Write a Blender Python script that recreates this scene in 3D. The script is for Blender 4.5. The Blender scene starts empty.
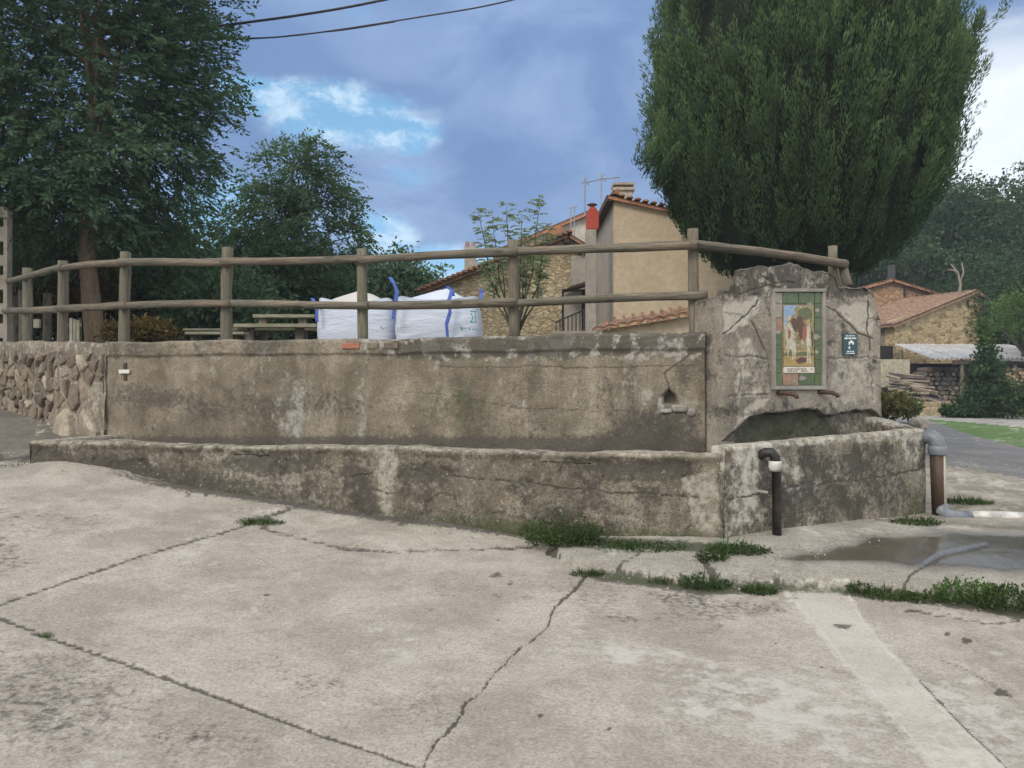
import bpy, bmesh, math, random
import numpy as np
from mathutils import Vector, Matrix, Quaternion
rnd = random.Random(7)
RS = np.random.RandomState(11)
scene = bpy.context.scene
col = scene.collection
F, EYE, HY = 770.0, 1.55, 388.0

# ---------------------------------------------------------------- camera
cam_d = bpy.data.cameras.new('camera'); cam = bpy.data.objects.new('camera', cam_d); col.objects.link(cam)
cam_d.sensor_width = 36; cam_d.lens = F / 1024 * 36; cam_d.clip_start = .05; cam_d.clip_end = 2000
cam.location = (0, 0, EYE); cam.rotation_euler = (math.radians(90) + math.atan(4 / F), 0, 0)
scene.camera = cam
scene.render.resolution_x = 1024; scene.render.resolution_y = 768
scene.view_settings.view_transform = 'Standard'; scene.view_settings.look = 'None'
scene.view_settings.exposure = 0.5; scene.view_settings.gamma = 1


class NT:
    def __init__(s, tree): s.t = tree
    def new(s, typ, props=None, ins=None):
        n = s.t.nodes.new(typ)
        for k, v in (props or {}).items(): setattr(n, k, v)
        for k, v in (ins or {}).items(): s.put(n.inputs[k], v)
        return n
    def put(s, sock, v):
        if isinstance(v, bpy.types.NodeSocket): s.t.links.new(v, sock)
        elif v is not None:
            if isinstance(v, (tuple, list)) and len(v) == 3 and sock.type == 'RGBA': v = (*v, 1)
            sock.default_value = v
    def m(s, op, a, b=None, c=None, clamp=False):
        n = s.new('ShaderNodeMath', {'operation': op, 'use_clamp': clamp}, {0: a})
        if b is not None: s.put(n.inputs[1], b)
        if c is not None: s.put(n.inputs[2], c)
        return n.outputs[0]
    def vm(s, op, a, b=None):
        n = s.new('ShaderNodeVectorMath', {'operation': op}, {0: a})
        if b is not None: s.put(n.inputs[1], b)
        return n.outputs['Value'] if op in ('DOT_PRODUCT', 'LENGTH') else n.outputs[0]
    def mix(s, f, a, b, mode='MIX'):
        n = s.new('ShaderNodeMix', {'data_type': 'RGBA', 'blend_type': mode}, {0: f, 6: a, 7: b})
        return n.outputs[2]
    def noise(s, v, sc, det=5, ro=.55, dist=0.):
        n = s.new('ShaderNodeTexNoise', None, {'Vector': v, 'Scale': sc, 'Detail': det, 'Roughness': ro, 'Distortion': dist})
        return n.outputs[0]
    def ss(s, x, a, b, lo=0., hi=1.):
        n = s.new('ShaderNodeMapRange', {'interpolation_type': 'SMOOTHSTEP'}, {0: x, 1: a, 2: b, 3: lo, 4: hi})
        return n.outputs[0]
    def scl(s, v, sc): return s.vm('MULTIPLY', v, sc)


# ---------------------------------------------------------------- world: evening sky under broken cloud
SUN_EL, SUN_AZ = math.radians(38), math.radians(212)      # azimuth clockwise from +Y (view direction)
w = bpy.data.worlds.new('World'); scene.world = w; w.use_nodes = True
w.node_tree.nodes.clear(); W = NT(w.node_tree)
sky = W.new('ShaderNodeTexSky', {'sky_type': 'NISHITA', 'sun_disc': False, 'sun_elevation': SUN_EL, 'sun_rotation': SUN_AZ})
tc = W.new('ShaderNodeTexCoord').outputs['Generated']
sep = W.new('ShaderNodeSeparateXYZ', None, {0: tc})
zz = W.m('ADD', W.m('MAXIMUM', sep.outputs[2], 0.), .30)
cp = W.new('ShaderNodeCombineXYZ', None, {0: W.m('DIVIDE', sep.outputs[0], zz), 1: W.m('DIVIDE', sep.outputs[1], zz), 2: 0.0}).outputs[0]
n_big = W.noise(cp, 1.1, 5, .5, .3); n_mid = W.noise(cp, 3.2, 7, .58, .5)
warp = W.new('ShaderNodeTexNoise', None, {'Vector': tc, 'Scale': 6.0, 'Detail': 6, 'Roughness': .6})
tw = W.vm('ADD', tc, W.scl(W.vm('SUBTRACT', warp.outputs['Color'], (.5, .5, .5)), (.10, .10, .075)))
def dirv(px, py):
    v = Vector(((px - 512) / F, 1, (HY - py) / F)); v.normalize(); return v
def gap(px, py, r, strength=1., stretch=1.):
    d = dirv(px, py)
    dv = W.vm('SUBTRACT', tw, tuple(d)); dv = W.scl(dv, (1 / stretch, 1 / stretch, 1))
    return W.ss(W.vm('LENGTH', dv), r, 0., 0., strength)
g = gap(345, 112, .058, 1., 2.8)
for a in ((262, 92, .035, 1., 2.6), (408, 128, .035, 1., 1.8), (440, 268, .055, 1., 3.2), (385, 232, .05, .9, 1.5),
          (985, 175, .20, 1.2, 1.3), (1010, 60, .10, .5, 1.4), (900, 215, .09, .7, 1.2), (230, 225, .10, .9, 1.), (110, 160, .12, .4, 1.5), (365, 12, .03, .35, 1.6), (405, 168, .035, .45, 2.)):
    g = W.m('MAXIMUM', g, gap(*a))
g = W.m('MAXIMUM', g, W.ss(n_big, .60, .74, 0., .8))
cloud = W.mix(W.ss(n_mid, .32, .68), (1.30, 2.15, 4.05), (2.40, 3.45, 5.4))
cloud = W.mix(W.ss(n_big, .35, .60), (1.36, 2.20, 4.0), cloud)
cloud = W.mix(W.ss(sep.outputs[2], .32, .04, 0., .55), cloud, (3.1, 4.1, 5.8))
right = W.ss(sep.outputs[0], .10, .52)
cloud = W.mix(W.m('MULTIPLY', right, W.ss(n_mid, .32, .62)), cloud, (5.8, 6.4, 7.4))
blue = W.mix(.55, W.scl(sky.outputs[0], (.9, 1.0, 1.1)), (1.9, 4.3, 6.6))
bright = W.mix(W.ss(W.noise(W.scl(tw, (1, 1, 2.2)), 15, 8, .62), .46, .66, 0., .8), blue, (5.0, 6.3, 7.6))
bright = W.mix(W.m('MULTIPLY', right, .8), bright, (7.6, 7.9, 8.3))
skyc = W.mix(W.ss(g, .12, .62), cloud, bright)
# unseen cloud overhead and behind the viewer is made paler to brighten the ground
pale = W.ss(W.m('SUBTRACT', W.m('MULTIPLY', sep.outputs[2], 1.2), sep.outputs[1]), -.35, .6)
skyc = W.mix(pale, skyc, W.mix(n_mid, (7.0, 7.5, 8.6), (10.5, 10.6, 10.9)))
bg = W.new('ShaderNodeBackground', None, {0: skyc, 1: .1})
W.t.links.new(bg.outputs[0], W.new('ShaderNodeOutputWorld').inputs[0])

sun_d = bpy.data.lights.new('sun', 'SUN'); sun = bpy.data.objects.new('sun', sun_d); col.objects.link(sun)
sun_d.energy = 1.25; sun_d.angle = math.radians(22); sun_d.color = (1., .90, .76)
sv = Vector((math.sin(SUN_AZ) * math.cos(SUN_EL), math.cos(SUN_AZ) * math.cos(SUN_EL), math.sin(SUN_EL)))
sun.rotation_euler = sv.to_track_quat('Z', 'Y').to_euler(); sun.location = (0, 0, 30)

# ---------------------------------------------------------------- numpy helpers
def vnoise(P, seed=0):
    P = np.asarray(P, float); I = np.floor(P).astype(np.int64); Fr = P - I; Fr = Fr * Fr * (3 - 2 * Fr)
    out = np.zeros(len(P))
    for dx in (0, 1):
        for dy in (0, 1):
            for dz in (0, 1):
                h = (I[:, 0] + dx) * 374761393 + (I[:, 1] + dy) * 668265263 + (I[:, 2] + dz) * 2147483647 + seed * 974634777
                h = (h ^ (h >> 13)) * 1274126177; h = (h ^ (h >> 16)) & 0xffff
                wgt = (Fr[:, 0] if dx else 1 - Fr[:, 0]) * (Fr[:, 1] if dy else 1 - Fr[:, 1]) * (Fr[:, 2] if dz else 1 - Fr[:, 2])
                out += wgt * (h / 32767.5 - 1)
    return out
def fbm(P, f=1., o=4, seed=0, ro=.5):
    s = np.zeros(len(P)); a = 1.; tot = 0
    for k in range(o):
        s += a * vnoise(P * f, seed + k * 17); tot += a; a *= ro; f *= 2.03
    return s / tot
def vfbm(P, f, o, seed): return np.stack([fbm(P, f, o, seed + 100 * k) for k in range(3)], 1)
def sst(x, a, b):
    t = np.clip((x - a) / (b - a), 0, 1); return t * t * (3 - 2 * t)
def proj(P):
    Y = np.maximum(P[:, 1], .05)
    return 512 + F * P[:, 0] / Y, HY - F * (P[:, 2] - EYE) / Y
def pix(px, py, Y): return Vector(((px - 512) / F * Y, Y, EYE + (HY - py) / F * Y))
def polyd(x, y, pts):
    d = np.full(x.shape, 1e9)
    for (ax, ay), (bx, by) in zip(pts[:-1], pts[1:]):
        vx, vy = bx - ax, by - ay; t = np.clip(((x - ax) * vx + (y - ay) * vy) / (vx * vx + vy * vy + 1e-9), 0, 1)
        d = np.minimum(d, np.hypot(x - ax - t * vx, y - ay - t * vy))
    return d
def inpoly(x, y, pts):
    c = np.zeros(x.shape, bool); n = len(pts)
    for i in range(n):
        (ax, ay), (bx, by) = pts[i], pts[(i + 1) % n]
        cond = ((ay > y) != (by > y)); xx = (bx - ax) * (y - ay) / ((by - ay) if by != ay else 1e-9) + ax
        c ^= cond & (x < xx)
    return c
def soft(x, y, pts, wd=4.):
    d = polyd(x, y, pts + [pts[0]]); d = np.where(inpoly(x, y, pts), d, -d); return sst(d, -wd, wd)
def blob(x, y, cx, cy, rx, ry): return np.clip(1 - ((x - cx) / rx) ** 2 - ((y - cy) / ry) ** 2, 0, 1)

# ---------------------------------------------------------------- objects
def props(o, label=None, cat=None, group=None, kind=None):
    if label: o['label'] = label
    if cat: o['category'] = cat
    if group: o['group'] = group
    if kind: o['kind'] = kind
    return o
def empty(name, loc, label=None, cat=None, group=None, kind=None):
    o = bpy.data.objects.new(name, None); col.objects.link(o); o.location = loc; o.empty_display_size = .1
    return props(o, label, cat, group, kind)
def link(name, me, mat=None, parent=None, smooth=False):
    o = bpy.data.objects.new(name, me); col.objects.link(o)
    if mat: me.materials.append(mat)
    if mat and mat.get('masked') and 'mask' not in me.attributes: me.attributes.new('mask', 'FLOAT_COLOR', 'POINT').data.foreach_set('color', [0.] * (4 * len(me.vertices)))
    if smooth: me.polygons.foreach_set('use_smooth', [True] * len(me.polygons))
    if parent:
        o.parent = parent
        if parent.parent: o.location = (0, 0, 0)
        else: o.location = -Vector(parent.location)
    return o
def np_mesh(name, V, Q, mask=None, tint=None):
    """V (n,3) verts, Q (m,k) faces of k corners"""
    me = bpy.data.meshes.new(name); n, m, k = len(V), len(Q), Q.shape[1]
    me.vertices.add(n); me.vertices.foreach_set('co', np.asarray(V, np.float32).ravel())
    me.loops.add(m * k); me.loops.foreach_set('vertex_index', np.asarray(Q, np.int32).ravel())
    me.polygons.add(m); me.polygons.foreach_set('loop_start', np.arange(0, m * k, k, dtype=np.int32))
    me.polygons.foreach_set('loop_total', np.full(m, k, np.int32))
    me.update(calc_edges=True)
    if mask is not None:
        a = me.attributes.new('mask', 'FLOAT_COLOR', 'POINT'); a.data.foreach_set('color', np.asarray(mask, np.float32).ravel())
    if tint is not None:
        a = me.attributes.new('tint', 'FLOAT', 'POINT'); a.data.foreach_set('value', np.asarray(tint, np.float32).ravel())
    return me
def grid_quads(nu, nv, off=0):
    i = np.arange(nu * nv).reshape(nu, nv)
    return np.stack([i[:-1, :-1], i[1:, :-1], i[1:, 1:], i[:-1, 1:]], -1).reshape(-1, 4) + off


class MB:
    def __init__(s): s.v = []; s.f = []
    def add(s, vs, fs):
        o = len(s.v); s.v += [tuple(v) for v in vs]; s.f += [tuple(i + o for i in f) for f in fs]
    def box(s, lo, hi, M=None):
        vs = [Vector((x, y, z)) for z in (lo[2], hi[2]) for y in (lo[1], hi[1]) for x in (lo[0], hi[0])]
        if M: vs = [M @ v for v in vs]
        s.add(vs, [(0, 2, 3, 1), (4, 5, 7, 6), (0, 1, 5, 4), (2, 6, 7, 3), (0, 4, 6, 2), (1, 3, 7, 5)])
    def tube(s, pts, rads, n=10, cap=True):
        pts = [Vector(p) for p in pts]; rings = []
        if not isinstance(rads, (list, tuple)): rads = [rads] * len(pts)
        prev = None; vs = []
        for i, p in enumerate(pts):
            d = (pts[min(i + 1, len(pts) - 1)] - pts[max(i - 1, 0)]).normalized()
            a = (prev - d * prev.dot(d)) if prev else d.orthogonal()
            a.normalize(); prev = a; b = d.cross(a)
            for k in range(n):
                t = 2 * math.pi * k / n; vs.append(p + (a * math.cos(t) + b * math.sin(t)) * rads[i])
        fs = [(i * n + k, i * n + (k + 1) % n, (i + 1) * n + (k + 1) % n, (i + 1) * n + k) for i in range(len(pts) - 1) for k in range(n)]
        if cap: fs += [tuple(range(n - 1, -1, -1)), tuple((len(pts) - 1) * n + k for k in range(n))]
        s.add(vs, fs)
    def prism(s, poly, dvec):
        n = len(poly); a = [Vector(p) for p in poly]; b = [p + Vector(dvec) for p in a]
        s.add(a + b, [tuple(range(n))[::-1], tuple(range(n, 2 * n))] + [(i, (i + 1) % n, n + (i + 1) % n, n + i) for i in range(n)])
    def build(s, name, mat, parent=None, smooth=False, bevel=0.):
        me = bpy.data.meshes.new(name); me.from_pydata(s.v, [], s.f); me.update()
        bm = bmesh.new(); bm.from_mesh(me); bmesh.ops.recalc_face_normals(bm, faces=bm.faces)
        if bevel: bmesh.ops.bevel(bm, geom=list(bm.edges), offset=bevel, segments=2, affect='EDGES', profile=.7)
        bm.to_mesh(me); bm.free()
        return link(name, me, mat, parent, smooth)


# ---------------------------------------------------------------- materials
def new_mat(name):
    m = bpy.data.materials.new(name); m.use_nodes = True; m.node_tree.nodes.clear(); return m, NT(m.node_tree)
def finish(N, colr, rough, bump=None, bs=.3, bd=.01, metallic=0., spec=.5, extra=None):
    b = N.new('ShaderNodeBsdfPrincipled', None, {'Base Color': colr, 'Roughness': rough, 'Metallic': metallic, 'Specular IOR Level': spec})
    if bump is not None:
        bn = N.new('ShaderNodeBump', None, {'Strength': bs, 'Distance': bd, 'Height': bump}); N.put(b.inputs['Normal'], bn.outputs[0])
    for k, v in (extra or {}).items(): N.put(b.inputs[k], v)
    N.t.links.new(b.outputs[0], N.new('ShaderNodeOutputMaterial').inputs[0])
def concrete(name, c1, c2, dark=(.028, .025, .02), moss=(.034, .042, .016), pale=(.50, .47, .40), sc=1., rough=.92, streak=None, speck=.25, bs=.5, spots=0., blot=1., crisp=.2, pits=0.):
    m, N = new_mat(name); co = N.new('ShaderNodeTexCoord').outputs['Object']; v = N.scl(co, (sc, sc, sc))
    at = N.new('ShaderNodeAttribute', {'attribute_name': 'mask'}); sp = N.new('ShaderNodeSeparateColor', None, {0: at.outputs['Color']})
    R, G, B, A = sp.outputs[0], sp.outputs[1], sp.outputs[2], at.outputs['Alpha']
    n1 = N.noise(v, 1.6, 8, .62, .4); n2 = N.noise(v, 9, 8, .65); n3 = N.noise(v, 60, 6, .7); n5 = N.noise(v, 220, 3, .6)
    c = N.mix(N.ss(n1, .36, .64), c1, c2)
    c = N.mix(1., c, N.mix(n2, tuple(1 - blot * q for q in (.38, .39, .4)), tuple(1 + blot * q for q in (.36, .35, .33))), 'MULTIPLY')
    if streak:
        st = N.noise(N.scl(v, streak), 1, 6, .62, .6); c = N.mix(1., c, N.mix(N.ss(st, .3, .7), (.66, .65, .63), (1.2, 1.2, 1.2)), 'MULTIPLY')
    c = N.mix(1., c, N.mix(N.ss(n3, .5 - crisp, .5 + crisp), (1 - speck,) * 3, (1 + speck,) * 3), 'MULTIPLY')
    if pits:
        n6 = N.noise(v, 38, 5, .75); n7 = N.noise(N.vm('ADD', v, (5, 5, 5)), 46, 5, .75)
        c = N.mix(N.m('MULTIPLY', N.ss(n6, .56, .63), pits), c, (.17, .15, .12)); c = N.mix(N.m('MULTIPLY', N.ss(n7, .58, .66), pits * .8), c, (.60, .57, .50))
    def fac(M, nz, k=5.): return N.m('MULTIPLY_ADD', N.m('SUBTRACT', N.m('MULTIPLY_ADD', M, 1.75, -.10), N.m('MULTIPLY', nz, .85)), k * .36, 0., clamp=True)
    nb = N.ss(N.noise(v, 22, 9, .72), .3, .7); nc = N.ss(N.noise(N.vm('ADD', v, (7, 3, 1)), 13, 9, .7), .3, .7)
    c = N.mix(fac(B, nc), c, N.mix(1., pale, N.mix(n3, (.7, .7, .7), (1.25, 1.25, 1.25)), 'MULTIPLY'))
    c = N.mix(N.m('MULTIPLY', fac(R, nb), .82), c, N.mix(n3, dark, tuple(x * 2.2 for x in dark)))
    c = N.mix(N.m('MULTIPLY', fac(G, nc, 4.), .85), c, N.mix(n3, moss, tuple(x * 2.2 for x in moss)))
    if spots:
        vo = N.new('ShaderNodeTexVoronoi', None, {'Vector': v, 'Scale': 26.}).outputs['Distance']
        lump = N.m('MULTIPLY', N.ss(vo, .30, .16), N.ss(n2, .50, .64)); c = N.mix(N.m('MULTIPLY', lump, spots), c, (.5, .5, .46))
        vo2 = N.new('ShaderNodeTexVoronoi', None, {'Vector': N.vm('ADD', v, (3, 9, 4)), 'Scale': 34.}).outputs['Distance']
        lump = N.m('MULTIPLY', N.ss(vo2, .34, .2), N.ss(n1, .47, .60)); c = N.mix(N.m('MULTIPLY', lump, spots), c, (.03, .028, .024))
    c = N.mix(A, c, N.mix(1., c, (.24, .215, .185), 'MULTIPLY'))
    rg = N.m('MULTIPLY_ADD', N.ss(A, .35, .95), .16 - rough, rough)
    spc = N.m('MULTIPLY_ADD', A, .9, .4)
    h = N.m('ADD', N.m('MULTIPLY', n2, .8), N.m('ADD', N.m('MULTIPLY', n3, .35), N.m('MULTIPLY', n5, .12)))
    h = N.m('MULTIPLY', h, N.m('MULTIPLY_ADD', N.ss(A, .5, 1.), -.85, 1.))
    finish(N, c, rg, h, bs, .02, spec=spc); m['masked'] = 1; return m
def simple(name, c, rough=.7, var=.25, sc=20., bs=.2, stretch=(1, 1, 1), metallic=0., c2=None, sc2=3., knots=0.):
    m, N = new_mat(name); co = N.new('ShaderNodeTexCoord').outputs['Object']; v = N.scl(co, stretch)
    oi = N.new('ShaderNodeObjectInfo').outputs['Random']; v = N.vm('ADD', v, N.new('ShaderNodeCombineXYZ', None, {0: N.m('MULTIPLY', oi, 17.), 1: N.m('MULTIPLY', oi, 5.), 2: 0.}).outputs[0])
    n = N.noise(v, sc, 7, .65); cc = c
    if c2: cc = N.mix(N.ss(N.noise(v, sc2, 6, .6), .38, .62), c, c2)
    cc = N.mix(1., cc, N.mix(N.ss(n, .3, .7), (1 - var,) * 3, (1 + var,) * 3), 'MULTIPLY')
    cc = N.mix(1., cc, N.mix(oi, (.84,) * 3, (1.14,) * 3), 'MULTIPLY')
    if knots:
        vo = N.new('ShaderNodeTexVoronoi', None, {'Vector': N.scl(v, (.6, .6, 2.6)), 'Scale': 1.}).outputs['Distance']; cc = N.mix(N.m('MULTIPLY', N.ss(vo, .20, .10), knots), cc, (.045, .035, .025))
        ck = N.noise(N.scl(v, (3., 3., .35)), 2.2, 4, .6); cc = N.mix(N.m('MULTIPLY', N.ss(ck, .60, .66), knots), cc, (.05, .04, .03)); n = N.m('SUBTRACT', n, N.m('MULTIPLY', N.ss(ck, .60, .66), .8))
    finish(N, cc, rough, n, bs, .01, metallic); return m
def leafmat(name, dark, light, trans=.3):
    m, N = new_mat(name); t = N.new('ShaderNodeAttribute', {'attribute_name': 'tint'}).outputs['Fac']
    c = N.mix(t, dark, light)
    d = N.new('ShaderNodeBsdfPrincipled', None, {'Base Color': c, 'Roughness': .7, 'Specular IOR Level': .15})
    tr = N.new('ShaderNodeBsdfTranslucent', None, {0: N.mix(1., c, (1.3, 1.5, .6), 'MULTIPLY')})
    mx = N.new('ShaderNodeMixShader', None, {0: trans, 1: d.outputs[0], 2: tr.outputs[0]})
    N.t.links.new(mx.outputs[0], N.new('ShaderNodeOutputMaterial').inputs[0]); return m

M_slab = concrete('slab_concrete', (.312, .278, .23), (.425, .385, .325), speck=.18, bs=1., pale=(.50, .475, .42), blot=.8, crisp=.14, pits=.5)
M_patch = concrete('patch_concrete', (.385, .355, .30), (.45, .42, .36), speck=.10, bs=.4, blot=.4, crisp=.12, pits=.2)
M_apron = concrete('apron_concrete', (.25, .23, .19), (.34, .32, .27), speck=.2, bs=.6, blot=.6, crisp=.12, pits=.6)
M_wall = concrete('retaining_wall_render', (.165, .142, .102), (.27, .235, .175), dark=(.05, .044, .035), speck=.22, bs=.8, streak=(3., 3., 1.1), spots=.25, crisp=.13, pits=.18, blot=.8, pale=(.36, .345, .30))
M_trough = concrete('trough_concrete', (.135, .117, .086), (.225, .197, .15), dark=(.036, .031, .025), speck=.25, bs=.9, streak=(4., 4., 1.2), spots=.55, crisp=.13, pits=.3, blot=.8, pale=(.38, .35, .285))
M_head = concrete('fountain_render', (.20, .175, .135), (.33, .295, .235), speck=.22, bs=.8, spots=.3, crisp=.13, pits=.25, blot=.7, dark=(.035, .031, .026), pale=(.47, .43, .35))
M_basin = concrete('basin_concrete', (.17, .15, .11), (.28, .25, .19), speck=.3, bs=.8, streak=(7., 7., 1.), spots=.5, crisp=.13, pits=.3, blot=.8)
M_asph = concrete('asphalt', (.14, .14, .14), (.19, .185, .18), speck=.15, bs=.3)
M_side = concrete('side_street_asphalt', (.11, .10, .08), (.165, .15, .125), speck=.2, bs=.6)
M_verge = concrete('rough_verge', (.20, .18, .14), (.33, .30, .25), speck=.3, bs=1., sc=.8)
M_lawn = concrete('lawn_grass', (.075, .14, .03), (.10, .18, .045), speck=.3, bs=.6, sc=1.)
M_path = concrete('path_concrete', (.30, .28, .26), (.36, .34, .31), speck=.1, bs=.2)
M_soil = concrete('soil', (.07, .065, .03), (.12, .10, .06), speck=.3, bs=.8)
M_mortar = concrete('wall_mortar', (.155, .132, .10), (.24, .205, .155), speck=.3, bs=1.)
M_rail = simple('weathered_rail_wood', (.17, .135, .095), .85, .38, 5., .5, (11, 11, .9), c2=(.11, .10, .075), sc2=.9, knots=.8)
M_post = simple('weathered_post_wood', (.165, .14, .10), .88, .35, 5., .4, (13, 13, .8), c2=(.13, .125, .085), sc2=.5, knots=.8)
M_stone = [simple('rubble_stone', c, .9, .3, 18., .9, c2=c3) for c, c3 in (((.20, .16, .11), (.14, .115, .082)), ((.27, .22, .155), (.185, .15, .11)), ((.15, .12, .088), (.11, .09, .066)), ((.38, .335, .255), (.26, .22, .165)))]
M_bark = simple('tree_bark', (.17, .125, .08), .95, .35, 6., 1., (5, 5, 1.2))
M_darkbark = simple('dark_bark', (.07, .055, .04), .95, .35, 6., 1., (5, 5, 1.2))

# ---------------------------------------------------------------- ground heights (thin plate through surveyed points)
def gp(px, py, Y): return ((px - 512) / F * Y, Y, EYE + (HY - py) / F * Y)
CP = [(0, 0, .0), (-3, 0, .12), (3, 0, -.05), (0, 3, .055), (-2, 3, .10), (2, 3, .02), (-4, 4, .33), (4, 4, .0), (-6, 0, .4), (6, 0, -.1), (0, -6, -.3),
      (1.97, 5.47, .10), (4, 6, .15), gp(50, 461, 8.04), gp(0, 466, 8.6), gp(180, 486, 7.65), gp(250, 496, 7.46), gp(330, 508, 7.26), gp(380, 516, 7.136), gp(450, 523, 6.97),
      gp(550, 540, 6.75), gp(720, 545, 6.4), gp(925, 520, 7.72), gp(0, 408, 11.3), gp(50, 425, 9.7), gp(100, 436, 9.1), (-9, 8, 1.25), (-12, 12, 1.7), (-14, 3, 1.1), (-11, 22, 2.0),
      gp(1024, 480, 10.5), gp(945, 468, 11.0), gp(1024, 445, 17.), (14, 28, .45), (19, 28, .47), (24, 40, .5), (10, 50, .6), (18, 16, .35), (14, 8, .1), (0, 14, .7), (0, 30, .7), (-14, 50, 2), (10, 2, -.15), (30, 30, .4)]
CP = np.array(CP); cx_, cz_ = CP[:, :2], CP[:, 2]
def _U(r2): return .5 * r2 * np.log(np.maximum(r2, 1e-9))
def _fit():
    n = len(CP); d2 = ((cx_[:, None] - cx_[None]) ** 2).sum(-1); K = _U(d2) + np.eye(n) * .05
    Pm = np.hstack([np.ones((n, 1)), cx_]); A = np.block([[K, Pm], [Pm.T, np.zeros((3, 3))]])
    return np.linalg.solve(A, np.concatenate([cz_, np.zeros(3)]))
_wt = _fit()
def gz(X, Y):
    X = np.atleast_1d(np.asarray(X, float)); Y = np.atleast_1d(np.asarray(Y, float)); out = _wt[-3] + _wt[-2] * X + _wt[-1] * Y
    for i in range(len(CP)): out = out + _wt[i] * _U((X - cx_[i, 0]) ** 2 + (Y - cx_[i, 1]) ** 2)
    return np.clip(out, -.6, 3.)
def gz1(x, y): return float(gz([x], [y])[0])
def on_ground(px, py):
    """point of the ground seen at a pixel"""
    Y = np.linspace(2, 40, 2000); X = (px - 512) / F * Y; zr = EYE + (HY - py) / F * Y
    k = np.argmax(gz(X, Y) + KERB_UP(X, Y) > zr); return Vector((X[k], Y[k], zr[k]))

KERB = [(556, 556), (585, 571), (640, 577), (700, 586), (780, 584), (850, 588), (940, 597), (1024, 611), (1400, 690)]
def KERB_UP(X, Y):
    z0 = gz(X, Y); px = 512 + F * X / Y; py = HY - F * (z0 - EYE) / Y
    ky = np.interp(px, [p[0] for p in KERB], [p[1] for p in KERB]) + 2 * vnoise(np.stack([px * .08, px * 0, px * 0], 1), 3) + 1.0 * vnoise(np.stack([px * .3, px * 0, px * 0], 1), 4)
    return .062 * sst(ky - py, -1.2, 2.2) * sst(px, 548, 562)

J1 = [(-400, 715), (0, 604), (140, 556), (240, 527), (305, 503), (345, 488)]
J2 = [(-400, 470), (0, 617), (60, 640), (140, 668), (230, 700), (320, 733), (425, 768), (700, 862), (1500, 1100)]
CR = [(592, 570), (572, 592), (556, 606), (548, 624), (528, 642), (512, 656), (494, 671), (480, 690), (463, 705), (458, 722), (440, 735), (428, 755), (420, 772)]
CD = [(262, 528), (300, 538), (345, 548), (400, 551), (470, 549), (545, 547)]
PL = [(780, 588), (800, 610), (821, 635), (853, 673), (886, 712), (934, 768), (1130, 1000)]
PR = [(848, 593), (862, 620), (888, 650), (916, 680), (957, 724), (1003, 768), (1220, 980)]

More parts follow.
